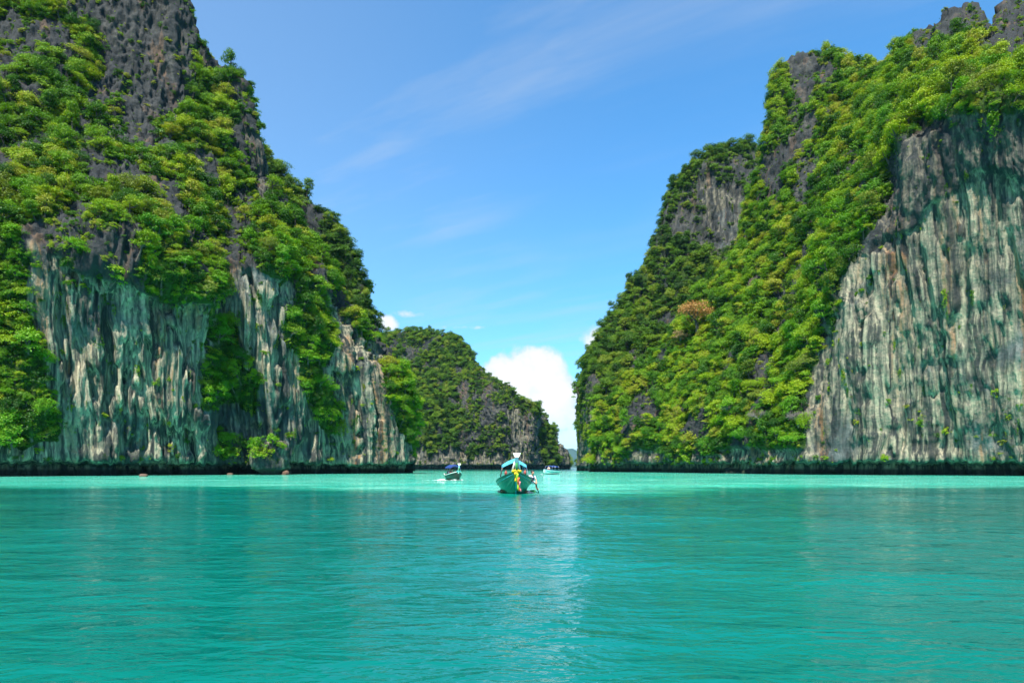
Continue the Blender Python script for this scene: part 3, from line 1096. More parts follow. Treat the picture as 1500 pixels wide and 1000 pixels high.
def vegetate(c, name, label, n_try, rad, seed, n_ind, dark, ind_group='', places=(), tones=(), wall_density=0.0, spacing=0.5, under=0):
    pos, nrm, r, vg, pl, rng = scatter(c, n_try, rad, seed, wall_density, spacing=spacing)
    if under:
        p2, n2, r2, v2, l2, _ = scatter(c, under, (rad[0] * 0.48, 0.35), seed + 40, wall_density * 1.5, spacing=0.42, floor=0.12)
        pos, nrm, r, vg = np.concatenate([pos, p2]), np.concatenate([nrm, n2]), np.concatenate([r, r2]), np.concatenate([vg, v2])
        pl = np.concatenate([pl, l2])
    n = len(pos)
    tall = (r > rad[0] * 0.85) & (vg > 0.45)
    idx = np.where(tall, rng.randint(0, len(VARIANTS), n), rng.randint(len(VARIANTS), NV - 2, n))
    hang = (~tall) & (pos[:, 2] > 9.0) & (pl > 0.22) & (rng.uniform(size=n) < 0.6)
    idx = np.where(hang, rng.randint(NV - 2, NV, n), idx)
    scl = r / np.array(VAR_R)[idx]
    scl3 = scl[:, None] * rng.uniform(0.72, 1.28, (n, 3))
    # plants stand upright and lean out of steep ground
    lean = np.clip(1 - nrm[:, 2], 0, 1) * rng.uniform(0.15, 0.6, n)
    ax = np.arctan2(nrm[:, 1], nrm[:, 0])
    lean[hang] = 0
    rot = np.zeros((n, 3))
    for q in range(n):
        Mx = Matrix.Rotation(ax[q], 3, 'Z') @ Matrix.Rotation(lean[q], 3, 'Y') @ Matrix.Rotation(rng.uniform(0, 6.28), 3, 'Z')
        rot[q] = Mx.to_euler()
    base = pos - nrm * 0.25
    show = r / np.linalg.norm(pos - np.array([0, 0, CAM_H]), axis=1)
    u = 750 + pos[:, 0] / pos[:, 1] * F
    vv = HZ - (pos[:, 2] - CAM_H) / pos[:, 1] * F
    inside = (u > 0) & (u < 1500) & (vv > 0)
    cand = np.argsort(-(show * inside * tall))[:n_ind]
    for q in cand:
        tone = str(rng.choice(tones))
        where = places[-1][1]
        for poly, w_ in places[:-1]:
            if inpoly(u[q:q + 1], vv[q:q + 1], poly)[0]:
                where = w_
                break
        place_tree('jungle_tree', int(idx[q]), tone, tuple(base[q]), tuple(rot[q]), tuple(float(x) for x in scl3[q]), '%s %s tree %s' % (SHAPES[idx[q]], tone, where), ind_group)
    rest = np.ones(n, bool)
    rest[cand] = False
    me = bpy.data.meshes.new(name)
    pv = base[rest].astype(np.float32)
    me.vertices.add(len(pv))
    me.vertices.foreach_set('co', pv.ravel())
    a = me.attributes.new('rot', 'FLOAT_VECTOR', 'POINT')
    a.data.foreach_set('vector', rot[rest].astype(np.float32).ravel())
    a = me.attributes.new('scl', 'FLOAT_VECTOR', 'POINT')
    a.data.foreach_set('vector', scl3[rest].astype(np.float32).ravel())
    a = me.attributes.new('idx', 'INT', 'POINT')
    a.data.foreach_set('value', idx[rest].astype(np.int32))
    o = link(bpy.data.objects.new(name, me))
    m = o.modifiers.new('thicket', 'NODES')
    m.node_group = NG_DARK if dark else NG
    tag(o, label, 'jungle', kind='stuff')
    print(name, n)


vegetate(LEFT, 'left_jungle', 'dense green jungle of small trees and shrubs clinging to the left cliff', 34000, (1.25, 0.55), 5, 110, False, 'larger trees on the left cliff',
         [([(-50, 330), (60, 330), (70, 720), (-50, 720)], 'in the shady gully beside the left pale wall'),
          ([(60, 310), (340, 310), (340, 480), (60, 480)], 'overhanging the top of the left streaked wall'),
          ([(400, 420), (500, 420), (500, 660), (400, 660)], 'in the green strip running down between grey walls'),
          ([(500, 400), (620, 400), (620, 700), (500, 700)], 'on the end spur of the left cliff towards the hill'),
          ([(-50, -50), (160, -50), (160, 120), (-50, 120)], 'under the dark upper crag of the left cliff'),
          ([(240, 60), (380, 60), (420, 260), (240, 260)], 'on the left high shoulder beside the dark crag'),
          ([(340, 250), (520, 250), (520, 440), (340, 440)], 'on the steep crest slope of the left cliff'),
          ([(-50, 120), (130, 120), (130, 320), (-50, 320)], 'on the wide jungle slope left of the dark crag'),
          (None, 'on the jungle slope between dark crag and streaked wall')],
         ['yellow-green', 'fresh green', 'fresh green', 'deep green', 'olive'], 0.016, under=13000)
vegetate(RIGHT, 'right_jungle', 'dense yellow-green jungle covering the slope of the right cliff', 40000, (1.35, 0.55), 6, 150, False, 'larger trees on the right cliff',
         [([(1300, 60), (1520, 60), (1520, 240), (1300, 240)], 'along the brow of the right grey wall'),
          ([(1200, 380), (1520, 380), (1520, 720), (1200, 720)], 'growing out of the right streaked wall'),
          ([(1180, 200), (1340, 200), (1340, 470), (1180, 470)], 'beside the upper edge of the right grey wall'),
          ([(1120, 60), (1320, 60), (1320, 200), (1120, 200)], 'on the summit shoulder of the right cliff'),
          ([(860, 620), (1200, 620), (1200, 720), (860, 720)], 'low above the waterline of the right jungle slope'),
          ([(860, 520), (1000, 520), (1000, 620), (860, 620)], 'at the far foot of the right jungle slope'),
          ([(960, 430), (1080, 430), (1080, 520), (960, 520)], 'near the rust-orange tree on the right slope'),
          ([(1040, 200), (1180, 200), (1180, 430), (1040, 430)], 'on the crest below the right summit shoulder'),
          (None, 'in the middle of the right jungle slope')],
         ['yellow-green', 'yellow-green', 'fresh green', 'fresh green', 'deep green', 'olive'], 0.012, under=14000)
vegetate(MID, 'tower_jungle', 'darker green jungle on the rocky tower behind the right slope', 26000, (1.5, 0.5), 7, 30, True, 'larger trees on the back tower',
         [([(840, 540), (900, 540), (900, 700), (840, 700)], 'at the foot of the back tower beside the gap'),
          ([(840, 400), (960, 400), (960, 540), (840, 540)], 'on the descending skyline of the back tower'),
          ([(960, 180), (1150, 180), (1150, 380), (960, 380)], 'round the bare rock face of the back tower'),
          (None, 'on the lower slope of the back tower')],
         ['fresh green', 'deep green', 'deep green', 'olive'], 0.02, under=9000)
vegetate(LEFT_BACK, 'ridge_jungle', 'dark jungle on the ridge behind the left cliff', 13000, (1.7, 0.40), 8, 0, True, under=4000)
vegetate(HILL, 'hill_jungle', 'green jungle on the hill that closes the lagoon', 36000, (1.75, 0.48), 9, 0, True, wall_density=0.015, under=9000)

# ------------------------------------------------------------------ single plants that stand out
def on_cliff(c, u, v):
    """surface point seen at photo pixel u, v: nearest cliff vertex along that line of sight"""
    P = c.P[:c.vis]
    pu = 750 + P[..., 0] / P[..., 1] * F
    pv = HZ - (P[..., 2] - CAM_H) / P[..., 1] * F
    e = (pu - u) ** 2 + (pv - v) ** 2 + 0.02 * (P[..., 1] - P[..., 1].min())
    k = np.unravel_index(np.argmin(e), e.shape)
    return Vector(P[k])


p = on_cliff(RIGHT, 1012, 492)
place_tree('rust_leaved_tree', 3, 'rust-orange', p + Vector((0, -8.5, 1.2)), (0, 0, 1.0), (2.0, 2.0, 2.1), 'rust-orange leaved tree standing out of the green right slope', None)
p = on_cliff(RIGHT, 990, 505)
place_tree('dry_tree', 5, 'dry grey-brown', p + Vector((0, -6.5, 0)), (0, 0, 2.0), 1.2, 'dry brownish tree just below the rust-orange tree', None)


def bare_tree(seed, Rr, H, flat):
    """leafless tree: forked limbs ending in sprays of thin twigs"""
    rng = random.Random(seed)
    tr, tw = MB(), MB()
    top = Vector((rng.uniform(-0.4, 0.4), rng.uniform(-0.4, 0.4), H * 0.55))
    tr.tube([(0, 0, -1.0), top * 0.5, top], [0.22, 0.17, 0.13], 6)
    for k in range(9):
        a = k * 2.4 + rng.uniform(-0.4, 0.4)
        end = Vector((math.cos(a) * Rr * rng.uniform(0.5, 0.9), math.sin(a) * Rr * rng.uniform(0.5, 0.9), H * rng.uniform(0.75, 1.0) * flat + H * (1 - flat) * 0.8))
        mid = (top + end) / 2 + Vector((0, 0, 0.3))
        tr.tube([top, mid, end], [0.10, 0.07, 0.04], 5)
        for q in range(40):
            b = mid.lerp(end, rng.uniform(0.1, 1.0))
            d = Vector((rng.gauss(0, 1), rng.gauss(0, 1), rng.gauss(0.5, 0.6))).normalized()
            e1 = b + d * rng.uniform(0.5, 1.1)
            e2 = e1 + (d + Vector((rng.gauss(0, 0.5), rng.gauss(0, 0.5), rng.gauss(0, 0.4)))).normalized() * rng.uniform(0.3, 0.8)
            tw.tube([b, e1, e2], [0.035, 0.026, 0.014], 4, cap=False)
    return tr, tw


for k, (u, v, rr, h, lab) in enumerate((
        (1112, 612, 3.6, 3.4, 'leafless grey tree with wide twiggy crown low on the right slope'),
        (1070, 600, 2.6, 3.0, 'small leafless grey tree beside the wide twiggy one'),
        (1165, 608, 3.0, 2.0, 'leafless tree with long level branches next to the right grey wall'))):
    p = on_cliff(RIGHT, u, v + 10)
    o = empty('bare_tree', p + Vector((-0.3, -0.9, -0.3)), k * 1.3)
    a, b = bare_tree(60 + k, rr, h, 0.5)
    a.build('trunk', M_BARK_PALE, o)
    b.build('twigs', M_TWIG, o)
    tag(o, lab, 'tree')
for u, v, dx, dz, lab in ((1030, 560, 4.6, -2.6, 'pale dead trunk slanting across the right jungle slope'), (1020, 600, 2.6, -2.6, 'short pale dead trunk lower on the right jungle slope')):
    p = on_cliff(RIGHT, u, v)
    m = MB()
    q = p + Vector((-1.0, -3.0, 1.0))
    m.tube([q, q + Vector((dx * 0.5, 0.2, dz * 0.45 + 0.15)), q + Vector((dx, 0.8, dz))], [0.09, 0.13, 0.17], 6)
    m.tube([q + Vector((dx * 0.3, 0.1, dz * 0.3)), q + Vector((dx * 0.1, -0.2, dz * 0.3 + 1.0))], [0.07, 0.03], 5)
    tag(m.build('dead_trunk', M_BARK_PALE), lab, 'dead tree')

# thin tree leaning out over the gap from the end of the back tower
p = on_cliff(MID, 852, 585)
o = empty('leaning_tree', p + Vector((0.5, -0.5, 0)))
tr = MB()
rng_ = random.Random(5)
tips = []
tr.tube([(1.0, 0, -0.5), (-1.0, -0.3, 1.2), (-2.4, -0.5, 3.5), (-2.9, -0.4, 6.5)], [0.22, 0.18, 0.13, 0.07], 6)
for b, e in (((-1.0, -0.3, 1.2), (-4.4, -0.8, 0.9)), ((-1.7, -0.4, 2.4), (-4.0, -1.0, 3.6)), ((-2.4, -0.5, 3.5), (-4.2, 0.3, 5.4)), ((-2.5, -0.5, 4.5), (-1.2, -0.8, 6.6)), ((-2.9, -0.4, 6.5), (-3.4, -0.2, 8.0))):
    tr.tube([b, (Vector(b) + Vector(e)) / 2 + Vector((0, 0, 0.25)), e], [0.1, 0.07, 0.03], 5)
    tips.append(e)
tr.build('trunk', M_BARK, o)
V, Q = leaf_quads(np.random.RandomState(4), np.array(tips), np.array([0.95, 0.9, 0.9, 1.0, 1.0]), 420, 0.24, 0.6)
link(bpy.data.objects.new('crown', np_mesh('crown', V, Q, [TONES['fresh green']], smooth=False)), o)
tag(o, 'thin open-branched tree leaning out of the tower over the gap', 'tree')


# ------------------------------------------------------------------ boulders at the waterline
def boulder(name, loc, size, seed, label, n=80):
    a = np.linspace(0, 2 * np.pi, n, endpoint=False)
    b = np.linspace(-0.5 * np.pi, 0.5 * np.pi, n // 2)
    A, B = np.meshgrid(a, b)
    D = np.stack([np.cos(A) * np.cos(B), np.sin(A) * np.cos(B), np.sin(B)], -1)
    S = np.sign(D) * np.abs(D) ** 0.75 * np.array(size)
    if size[2] > 2:      # higher on one side, sloping off to the other
        S[..., 2] *= 0.82 + 0.20 * S[..., 0] / size[0]
    W = S + np.array(loc)
    s = 1.0 / max(size)
    S = S * (1 + 0.34 * fbm(W, 1.5 * s, 4, 1.3 * s, seed, ridged=True) + 0.26 * fbm(W, 3.6 * s, 4, 3.0 * s, seed + 3, ridged=True, gain=0.7))[..., None]
    zz = S[..., 2] + loc[2]
    k = 1 - 0.33 * sstep(1.5 - zz, 0.0, 0.9) if size[2] > 2 else np.ones_like(zz)
    S[..., 0] *= k
    S[..., 1] *= k
    nr, nc = S.shape[:2]
    i = np.arange(nr * nc).reshape(nr, nc)
    j = np.roll(i, -1, 1)
    Qd = np.stack([i[:-1], j[:-1], j[1:], i[1:]], -1).reshape(-1, 4)
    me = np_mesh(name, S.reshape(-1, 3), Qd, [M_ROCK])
    for an, val in (('pale', 0.55), ('veg', 0.25), ('rib', 0.0)):
        at = me.attributes.new(an, 'FLOAT', 'POINT')
        at.data.foreach_set('value', np.full(nr * nc, val, np.float32))
    o = link(bpy.data.objects.new(name, me))
    o.location = loc
    tag(o, label, 'rock')
    return o


bp_ = P3(395, 694.6, 160)
BO = boulder('boulder', (bp_.x, bp_.y, 3.2), (3.3, 2.6, 4.0), 2.0, 'grey boulder with shrubs standing in the water at the left cliff')
BV = np.empty(len(BO.data.vertices) * 3, np.float32)
BO.data.vertices.foreach_get('co', BV)
BV = BV.reshape(-1, 3) + np.array(BO.location)
for k, (du, dv, sc_, ti, lab) in enumerate(((-15, -22, 1.0, 'yellow-green', 'low on the side of the grey boulder'), (2, -44, 1.0, 'fresh green', 'on top of the grey boulder'), (13, -38, 0.6, 'yellow-green', 'beside the bare crown of the grey boulder'),
                                       (-5, -22, 0.85, 'olive', 'clinging to the face of the grey boulder'), (-14, -34, 1.15, 'fresh green', 'at the mossy edge of the grey boulder'), (6, -28, 0.5, 'yellow-green', 'in a crack of the grey boulder'))):
    e = (750 + BV[:, 0] / BV[:, 1] * F - 395 - du) ** 2 + (HZ - (BV[:, 2] - CAM_H) / BV[:, 1] * F - 690 - dv) ** 2 + 30 * (BV[:, 1] - BV[:, 1].min())
    q = BV[np.argmin(e)]
    place_tree('shrub', 6 + k % 4, ti, (q[0], q[1] - 0.1, q[2] - 0.2), (0.4, 0, k * 1.1), sc_, '%s shrub %s' % (ti, lab), 'shrubs on the boulder', 'shrub')
for k, (u, v, sc_, ti, lab) in enumerate(((338, 668, 1.0, 'yellow-green', 'at the cliff foot next to the grey boulder'), (322, 660, 0.9, 'fresh green', 'at the cliff foot below the fern-green gully'), (352, 652, 0.9, 'deep green', 'on the ledge behind the grey boulder'), (362, 676, 0.8, 'olive', 'low beside the grey boulder, close above the water'), (425, 640, 0.6, 'yellow-green', 'alone on the grey wall beyond the boulder'))):
    p = on_cliff(LEFT, u, v)
    place_tree('shrub', 6 + k % 4, ti, p + Vector((0.2, -0.3, -0.3)), (0.45, 0, k * 0.9), sc_, '%s shrub %s' % (ti, lab), 'shrubs at the cliff foot', 'shrub')
for k, (u, v, sz, lab) in enumerate(((210, 697.2, (0.6, 0.4, 0.3), 'small reddish rock poking out of the water before the streaked wall'), (418, 694.3, (0.7, 0.5, 0.7), 'small reddish rock beside the grey boulder'), (337, 694.9, (0.5, 0.4, 0.25), 'tiny flat rock in the water left of the grey boulder'))):
    d = CAM_H * F / (v - HZ)
    q = P3(u, v, d)
    o = boulder('waterline_rock', (q.x, q.y, 0.05), sz, 7.0 + k, lab, 20)
    o.data.materials[0] = MATS.get('red_rock') or paint('red_rock', (0.10, 0.058, 0.042), 0.85, 0.4, 4.0)

# ------------------------------------------------------------------ boats
WHITE = paint('white_paint', (0.78, 0.78, 0.75), 0.4, 0.12, 5)
HULLG = paint('green_hull_paint', (0.008, 0.135, 0.075), 0.35, 0.28, 3, bump=0.01)
RAILG = paint('dark_green_rail', (0.012, 0.10, 0.075), 0.4, 0.3, 5)
WOOD = paint('boat_wood', (0.24, 0.13, 0.06), 0.6, 0.35, 8, bump=0.01)
DWOOD = paint('dark_hull_wood', (0.030, 0.020, 0.014), 0.5, 0.4, 6, bump=0.01)
TEAL = paint('teal_paint', (0.03, 0.36, 0.36), 0.4, 0.2, 5)
CYAN = paint('cyan_canvas', (0.10, 0.52, 0.72), 0.7, 0.15, 3, trans=0.25)
BLUE = paint('blue_canvas', (0.007, 0.038, 0.19), 0.7, 0.2, 3, trans=0.15)
STEEL = paint('steel', (0.45, 0.46, 0.47), 0.35, 0.2, 8, metal=0.8)
BLACK = paint('black_metal', (0.02, 0.02, 0.022), 0.45, 0.3, 8)
YELLOW = paint('yellow_cloth', (0.80, 0.55, 0.02), 0.8, 0.2, 9, trans=0.2)
LIME = paint('lime_cloth', (0.38, 0.62, 0.03), 0.8, 0.2, 9, trans=0.2)
ORANGE = paint('orange_cloth', (0.78, 0.17, 0.05), 0.8, 0.2, 9, trans=0.2)
PINK = paint('pink_cloth', (0.75, 0.25, 0.28), 0.8, 0.2, 9, trans=0.2)
GREENC = paint('green_cloth', (0.02, 0.22, 0.05), 0.8, 0.25, 9)
REDB = paint('red_plastic', (0.26, 0.05, 0.035), 0.45, 0.25, 5)
SKIN = paint('skin', (0.40, 0.22, 0.14), 0.55, 0.15, 12)
HAIR = paint('hair', (0.012, 0.010, 0.010), 0.6, 0.3, 20)
SHIRT = paint('white_shirt', (0.72, 0.72, 0.74), 0.85, 0.12, 10)
NAVY = paint('navy_cloth', (0.015, 0.018, 0.05), 0.85, 0.3, 10)
GLASS = paint('tinted_screen', (0.03, 0.05, 0.06), 0.08, 0.2, 4)
FOAM = paint('foam', (0.82, 0.86, 0.86), 0.9, 0.08, 2.0, bump=0.05)


def hull_fn(L, beam, sheer_bow, zside, zkeel):
    h = L / 2

    def half(y):
        t = (y + h) / L
        return beam / 2 * max(0.0, (0.62 + 0.38 * min(1, t / 0.35)) if t < 0.35 else 1 - max(0, (t - 0.45) / 0.55) ** 3.4)

    def gun(y):
        t = max(0, (y + 0.15 * L) / (0.65 * L))
        return zside + (sheer_bow - zside) * t ** 2.0 + 0.18 * max(0, (-y - 0.25 * L) / (0.25 * L)) ** 2

    def keel(y):
        t = max(0, (y - 0.22 * L) / (0.28 * L))
        return zkeel + (sheer_bow - 0.25 - zkeel) * t ** 3.0
    return half, gun, keel


def longtail(name, loc, yaw, label, cols, L=9.4, beam=2.4, bow=1.42, side=0.66, ribbons=True):
    """long wooden boat: bow along local +Y"""
    hullm, railm, stripem, canvas, postm = cols
    o = empty(name, loc, yaw)
    half, gun, keel = hull_fn(L, beam, bow, side, -0.38)
    ys = [-L / 2 + L * i / 40 for i in range(41)]
    NS = 9

    def section(y, off=0.0):
        b, zg, zk = half(y) + off, gun(y), keel(y)
        out = []
        for i in range(-NS, NS + 1):
            s = abs(i) / NS
            # lapped strakes: each plank edge stands a little proud
            x = b * (s ** 0.62) + (0.018 if abs(i) % 2 and s < 1 else 0.0) * (1 if b > 0.1 else 0)
            out.append((math.copysign(x, i) if i else 0.0, y, zk + (zg - zk) * s ** 1.25))
        return out
    hb = MB().grid([section(y) for y in ys])
    st = section(ys[0])
    hb.add(st, [tuple(range(len(st)))])
    hb.build('hull', hullm, o, smooth=False, solid=0.05)
    for sgn in (-1, 1):
        MB().tube([(sgn * (half(y) + 0.03), y, gun(y) + 0.01) for y in ys], 0.055, 6).build('gunwale', railm, o, True)
        MB().tube([(sgn * (half(y) * 0.955 + 0.03), y, keel(y) + (gun(y) - keel(y)) * 0.86) for y in ys[:-1]], 0.03, 5).build('rub_stripe', stripem, o, True)
    # decks and thwarts
    yd = [y for y in ys if y > L * 0.22]
    MB().grid([[(-half(y) * 0.97, y, gun(y) - 0.10), (0, y, gun(y) - 0.05), (half(y) * 0.97, y, gun(y) - 0.10)] for y in yd]).build('foredeck', WOOD, o, solid=0.03)
    yf = [y for y in ys if y <= L * 0.24]
    MB().grid([[(-half(y) * 0.8, y, 0.08), (half(y) * 0.8, y, 0.08)] for y in yf]).build('floor_boards', WOOD, o, solid=0.03)
    for y in (-2.2, -1.2, -0.2, 0.8):
        MB().box((0, y, gun(y) - 0.22), (half(y) * 1.9, 0.3, 0.05)).build('bench', WOOD, o)
    # stem and tall prow post
    yb = L / 2
    MB().tube([(0, yb * 0.62, keel(yb * 0.62) - 0.02), (0, yb * 0.80, keel(yb * 0.80)), (0, yb * 0.93, keel(yb * 0.93)), (0, yb, keel(yb) + 0.05), (0, yb + 0.12, bow)], [0.05, 0.06, 0.065, 0.07, 0.08], 6).build('stem', stripem, o)
    pts = [(0, yb - 0.05, bow - 0.25), (0, yb + 0.22, bow + 0.25), (0, yb + 0.42, bow + 0.65), (0, yb + 0.56, bow + 0.98)]
    pr = MB().tube(pts, [0.11, 0.10, 0.095, 0.12], 8).build('prow_post', postm, o, True)
    cap = MB().grid([[(-0.12, yb + 0.50, bow + 0.93), (0.12, yb + 0.50, bow + 0.93), (0.12, yb + 0.70, bow + 0.93), (-0.12, yb + 0.70, bow + 0.93)],
                     [(-0.24, yb + 0.50, bow + 1.14), (0.24, yb + 0.50, bow + 1.14), (0.24, yb + 0.62, bow + 1.20), (-0.24, yb + 0.62, bow + 1.20)]], closed=True)
    cap.f += [(3, 2, 1, 0), (4, 5, 6, 7)]
    cap.build('prow_cap', postm, pr)
    # cloth sashes and garland tied to the prow
    if ribbons:
     MB().tube([(-0.10, yb + 0.30, bow + 0.70), (-0.16, yb + 0.2, bow + 0.40), (-0.24, yb + 0.05, bow + 0.02)], [0.05, 0.055, 0.07], 6).build('white_sash', WHITE, o, True)
     MB().tube([(0.10, yb + 0.30, bow + 0.70), (0.19, yb + 0.2, bow + 0.36), (0.30, yb + 0.02, bow - 0.04)], [0.05, 0.06, 0.07], 6).build('white_sash', WHITE, o, True)
    MB().tube([(0, yb + 0.47, bow + 0.58), (0.01, yb + 0.40, bow + 0.30), (0.0, yb + 0.30, bow + 0.06)], [0.075, 0.085, 0.09], 6).build('green_sash', GREENC, o, True)
    gar = MB()
    for k in range(16):
        a = 2 * math.pi * k / 16
        gar.ball((0.25 * math.sin(a), yb + 0.16 + 0.17 * math.cos(a), bow + 0.02 + 0.05 * math.cos(a) + 0.02 * (k % 2)), 0.085, 7, 5)
    gar.build('garland', YELLOW if ribbons else TEAL, o, True)
    rb = random.Random(3)

    def ribbon(nm, mat, x0, x1, z0, z1, w):
        rows = []
        for i in range(9):
            t = i / 8
            z = z0 + (z1 - z0) * t
            x = x0 + (x1 - x0) * t + 0.025 * math.sin(t * 7 + x0 * 9)
            # hang clear of the raked stem
            y = yb + 0.36 - 0.20 * t + 0.03 * math.sin(t * 9 + x0 * 5)
            ww = w * (1 - 0.25 * t)
            rows.append([(x - ww / 2, y, z), (x, y + 0.03, z), (x + ww / 2, y - 0.01, z)])
        MB().grid(rows).build(nm, mat, o, True, solid=0.012)
    if ribbons:
        ribbon('yellow_ribbon', YELLOW, 0.02, 0.04, bow - 0.02, bow - 0.62, 0.24)
        ribbon('lime_ribbon', LIME, -0.05, -0.08, bow - 0.10, bow - 1.15, 0.15)
        ribbon('orange_ribbon', ORANGE, -0.10, -0.17, bow - 0.35, bow - 1.22, 0.15)
        ribbon('pink_ribbon', PINK, -0.18, -0.25, bow - 0.60, bow - 1.26, 0.10)
    # canvas roof on poles
    y0, y1 = -2.9, 1.7
    rows = []
    for i in range(9):
        y = y0 + (y1 - y0) * i / 8
        sag = 0.035 * math.sin(i * math.pi / 2) ** 2
        rows.append([(x, y, z - sag) for x, z in ((-0.80, 1.74), (-0.77, 1.88), (-0.40, 2.12), (0, 2.30), (0.40, 2.12), (0.77, 1.88), (0.80, 1.74))])
    cn = MB().grid(rows).build('canopy', canvas, o, False, solid=0.025)
    MB().grid([[(x, y1 + 0.03, z) for x, z in ((-0.79, 1.89), (-0.40, 2.13), (0, 2.31), (0.40, 2.13), (0.79, 1.89))], [(x, y1 + 0.06, z) for x, z in ((-0.82, 1.70), (-0.41, 1.90), (0, 2.06), (0.41, 1.90), (0.82, 1.70))]]).build('valance', canvas, cn, solid=0.02)
    for y in (y0 + 0.1, (y0 + y1) / 2, y1 - 0.06):
        for sgn in (-1, 1):
            MB().tube([(sgn * min(1.05, half(y) * 0.93), y, gun(y) - 0.12), (sgn * 0.77, y, 1.85)], 0.026, 6).build('canopy_post', STEEL if sgn < 0 else BLACK, o, True)
        MB().tube([(-0.76, y, 1.86), (0, y, 2.27), (0.76, y, 1.86)], 0.022, 6).build('roof_bow', STEEL, cn, True)
    # engine on its swivel with the long propeller shaft
    en = MB().box((0, -L / 2 + 0.25, 1.1), (0.45, 0.7, 0.42)).build('engine', BLACK, o)
    MB().tube([(0, -L / 2 + 0.3, 0.55), (0, -L / 2 + 0.3, 0.95)], 0.06, 8).build('swivel', STEEL, en)
    MB().tube([(0, -L / 2 - 0.1, 1.05), (0, -L / 2 - 3.2, -0.12)], 0.035, 6).build('propeller_shaft', STEEL, en)
    MB().tube([(0, -L / 2 + 0.6, 1.2), (0.1, -L / 2 + 1.5, 1.35)], 0.025, 6).build('tiller', STEEL, en)
    tag(o, label, 'boat')
    return o


D1 = 45.0
BOAT_Y = D1 + 3.3
BOAT = longtail('longtail_boat', (0.12, BOAT_Y, 0.0), R(180 + 2.0), 'green wooden longtail boat with ribbons on its prow and cyan canopy', (HULLG, RAILG, TEAL, CYAN, WHITE))
BOAT2_Y = 93.5
BOAT2 = longtail('longtail_boat', (-8.05, BOAT2_Y, 0.05), R(180 + 15.0), 'dark wooden longtail boat with blue canopy throwing up white spray', (DWOOD, WHITE, DWOOD, BLUE, WHITE), L=9.0, beam=2.1, bow=1.25, side=0.7, ribbons=False)
BOAT2.scale = (0.88, 0.88, 0.88)


# red fenders tied at the gunwale of the green boat
_h, _g, _k = hull_fn(9.4, 2.4, 1.42, 0.66, -0.38)
bpy.context.view_layer.update()
for sg, yl, lab in ((1, 3.75, 'dark red fender on the gunwale on the ladderless side of the garlanded prow'), (-1, 3.85, 'dark red fender on the gunwale between prow and person')):
    q = BOAT.matrix_world @ Vector((sg * (_h(yl) + 0.05), yl, _g(yl) + 0.12))
    o = MB().ball(q, (0.10, 0.10, 0.16), 10, 8)
    o.tube([q + Vector((0, 0, 0.13)), q + Vector((0, 0.0, 0.2))], 0.03, 6)
    tag(o.build('fender', REDB, None, True), lab, 'fender', 'red fenders')


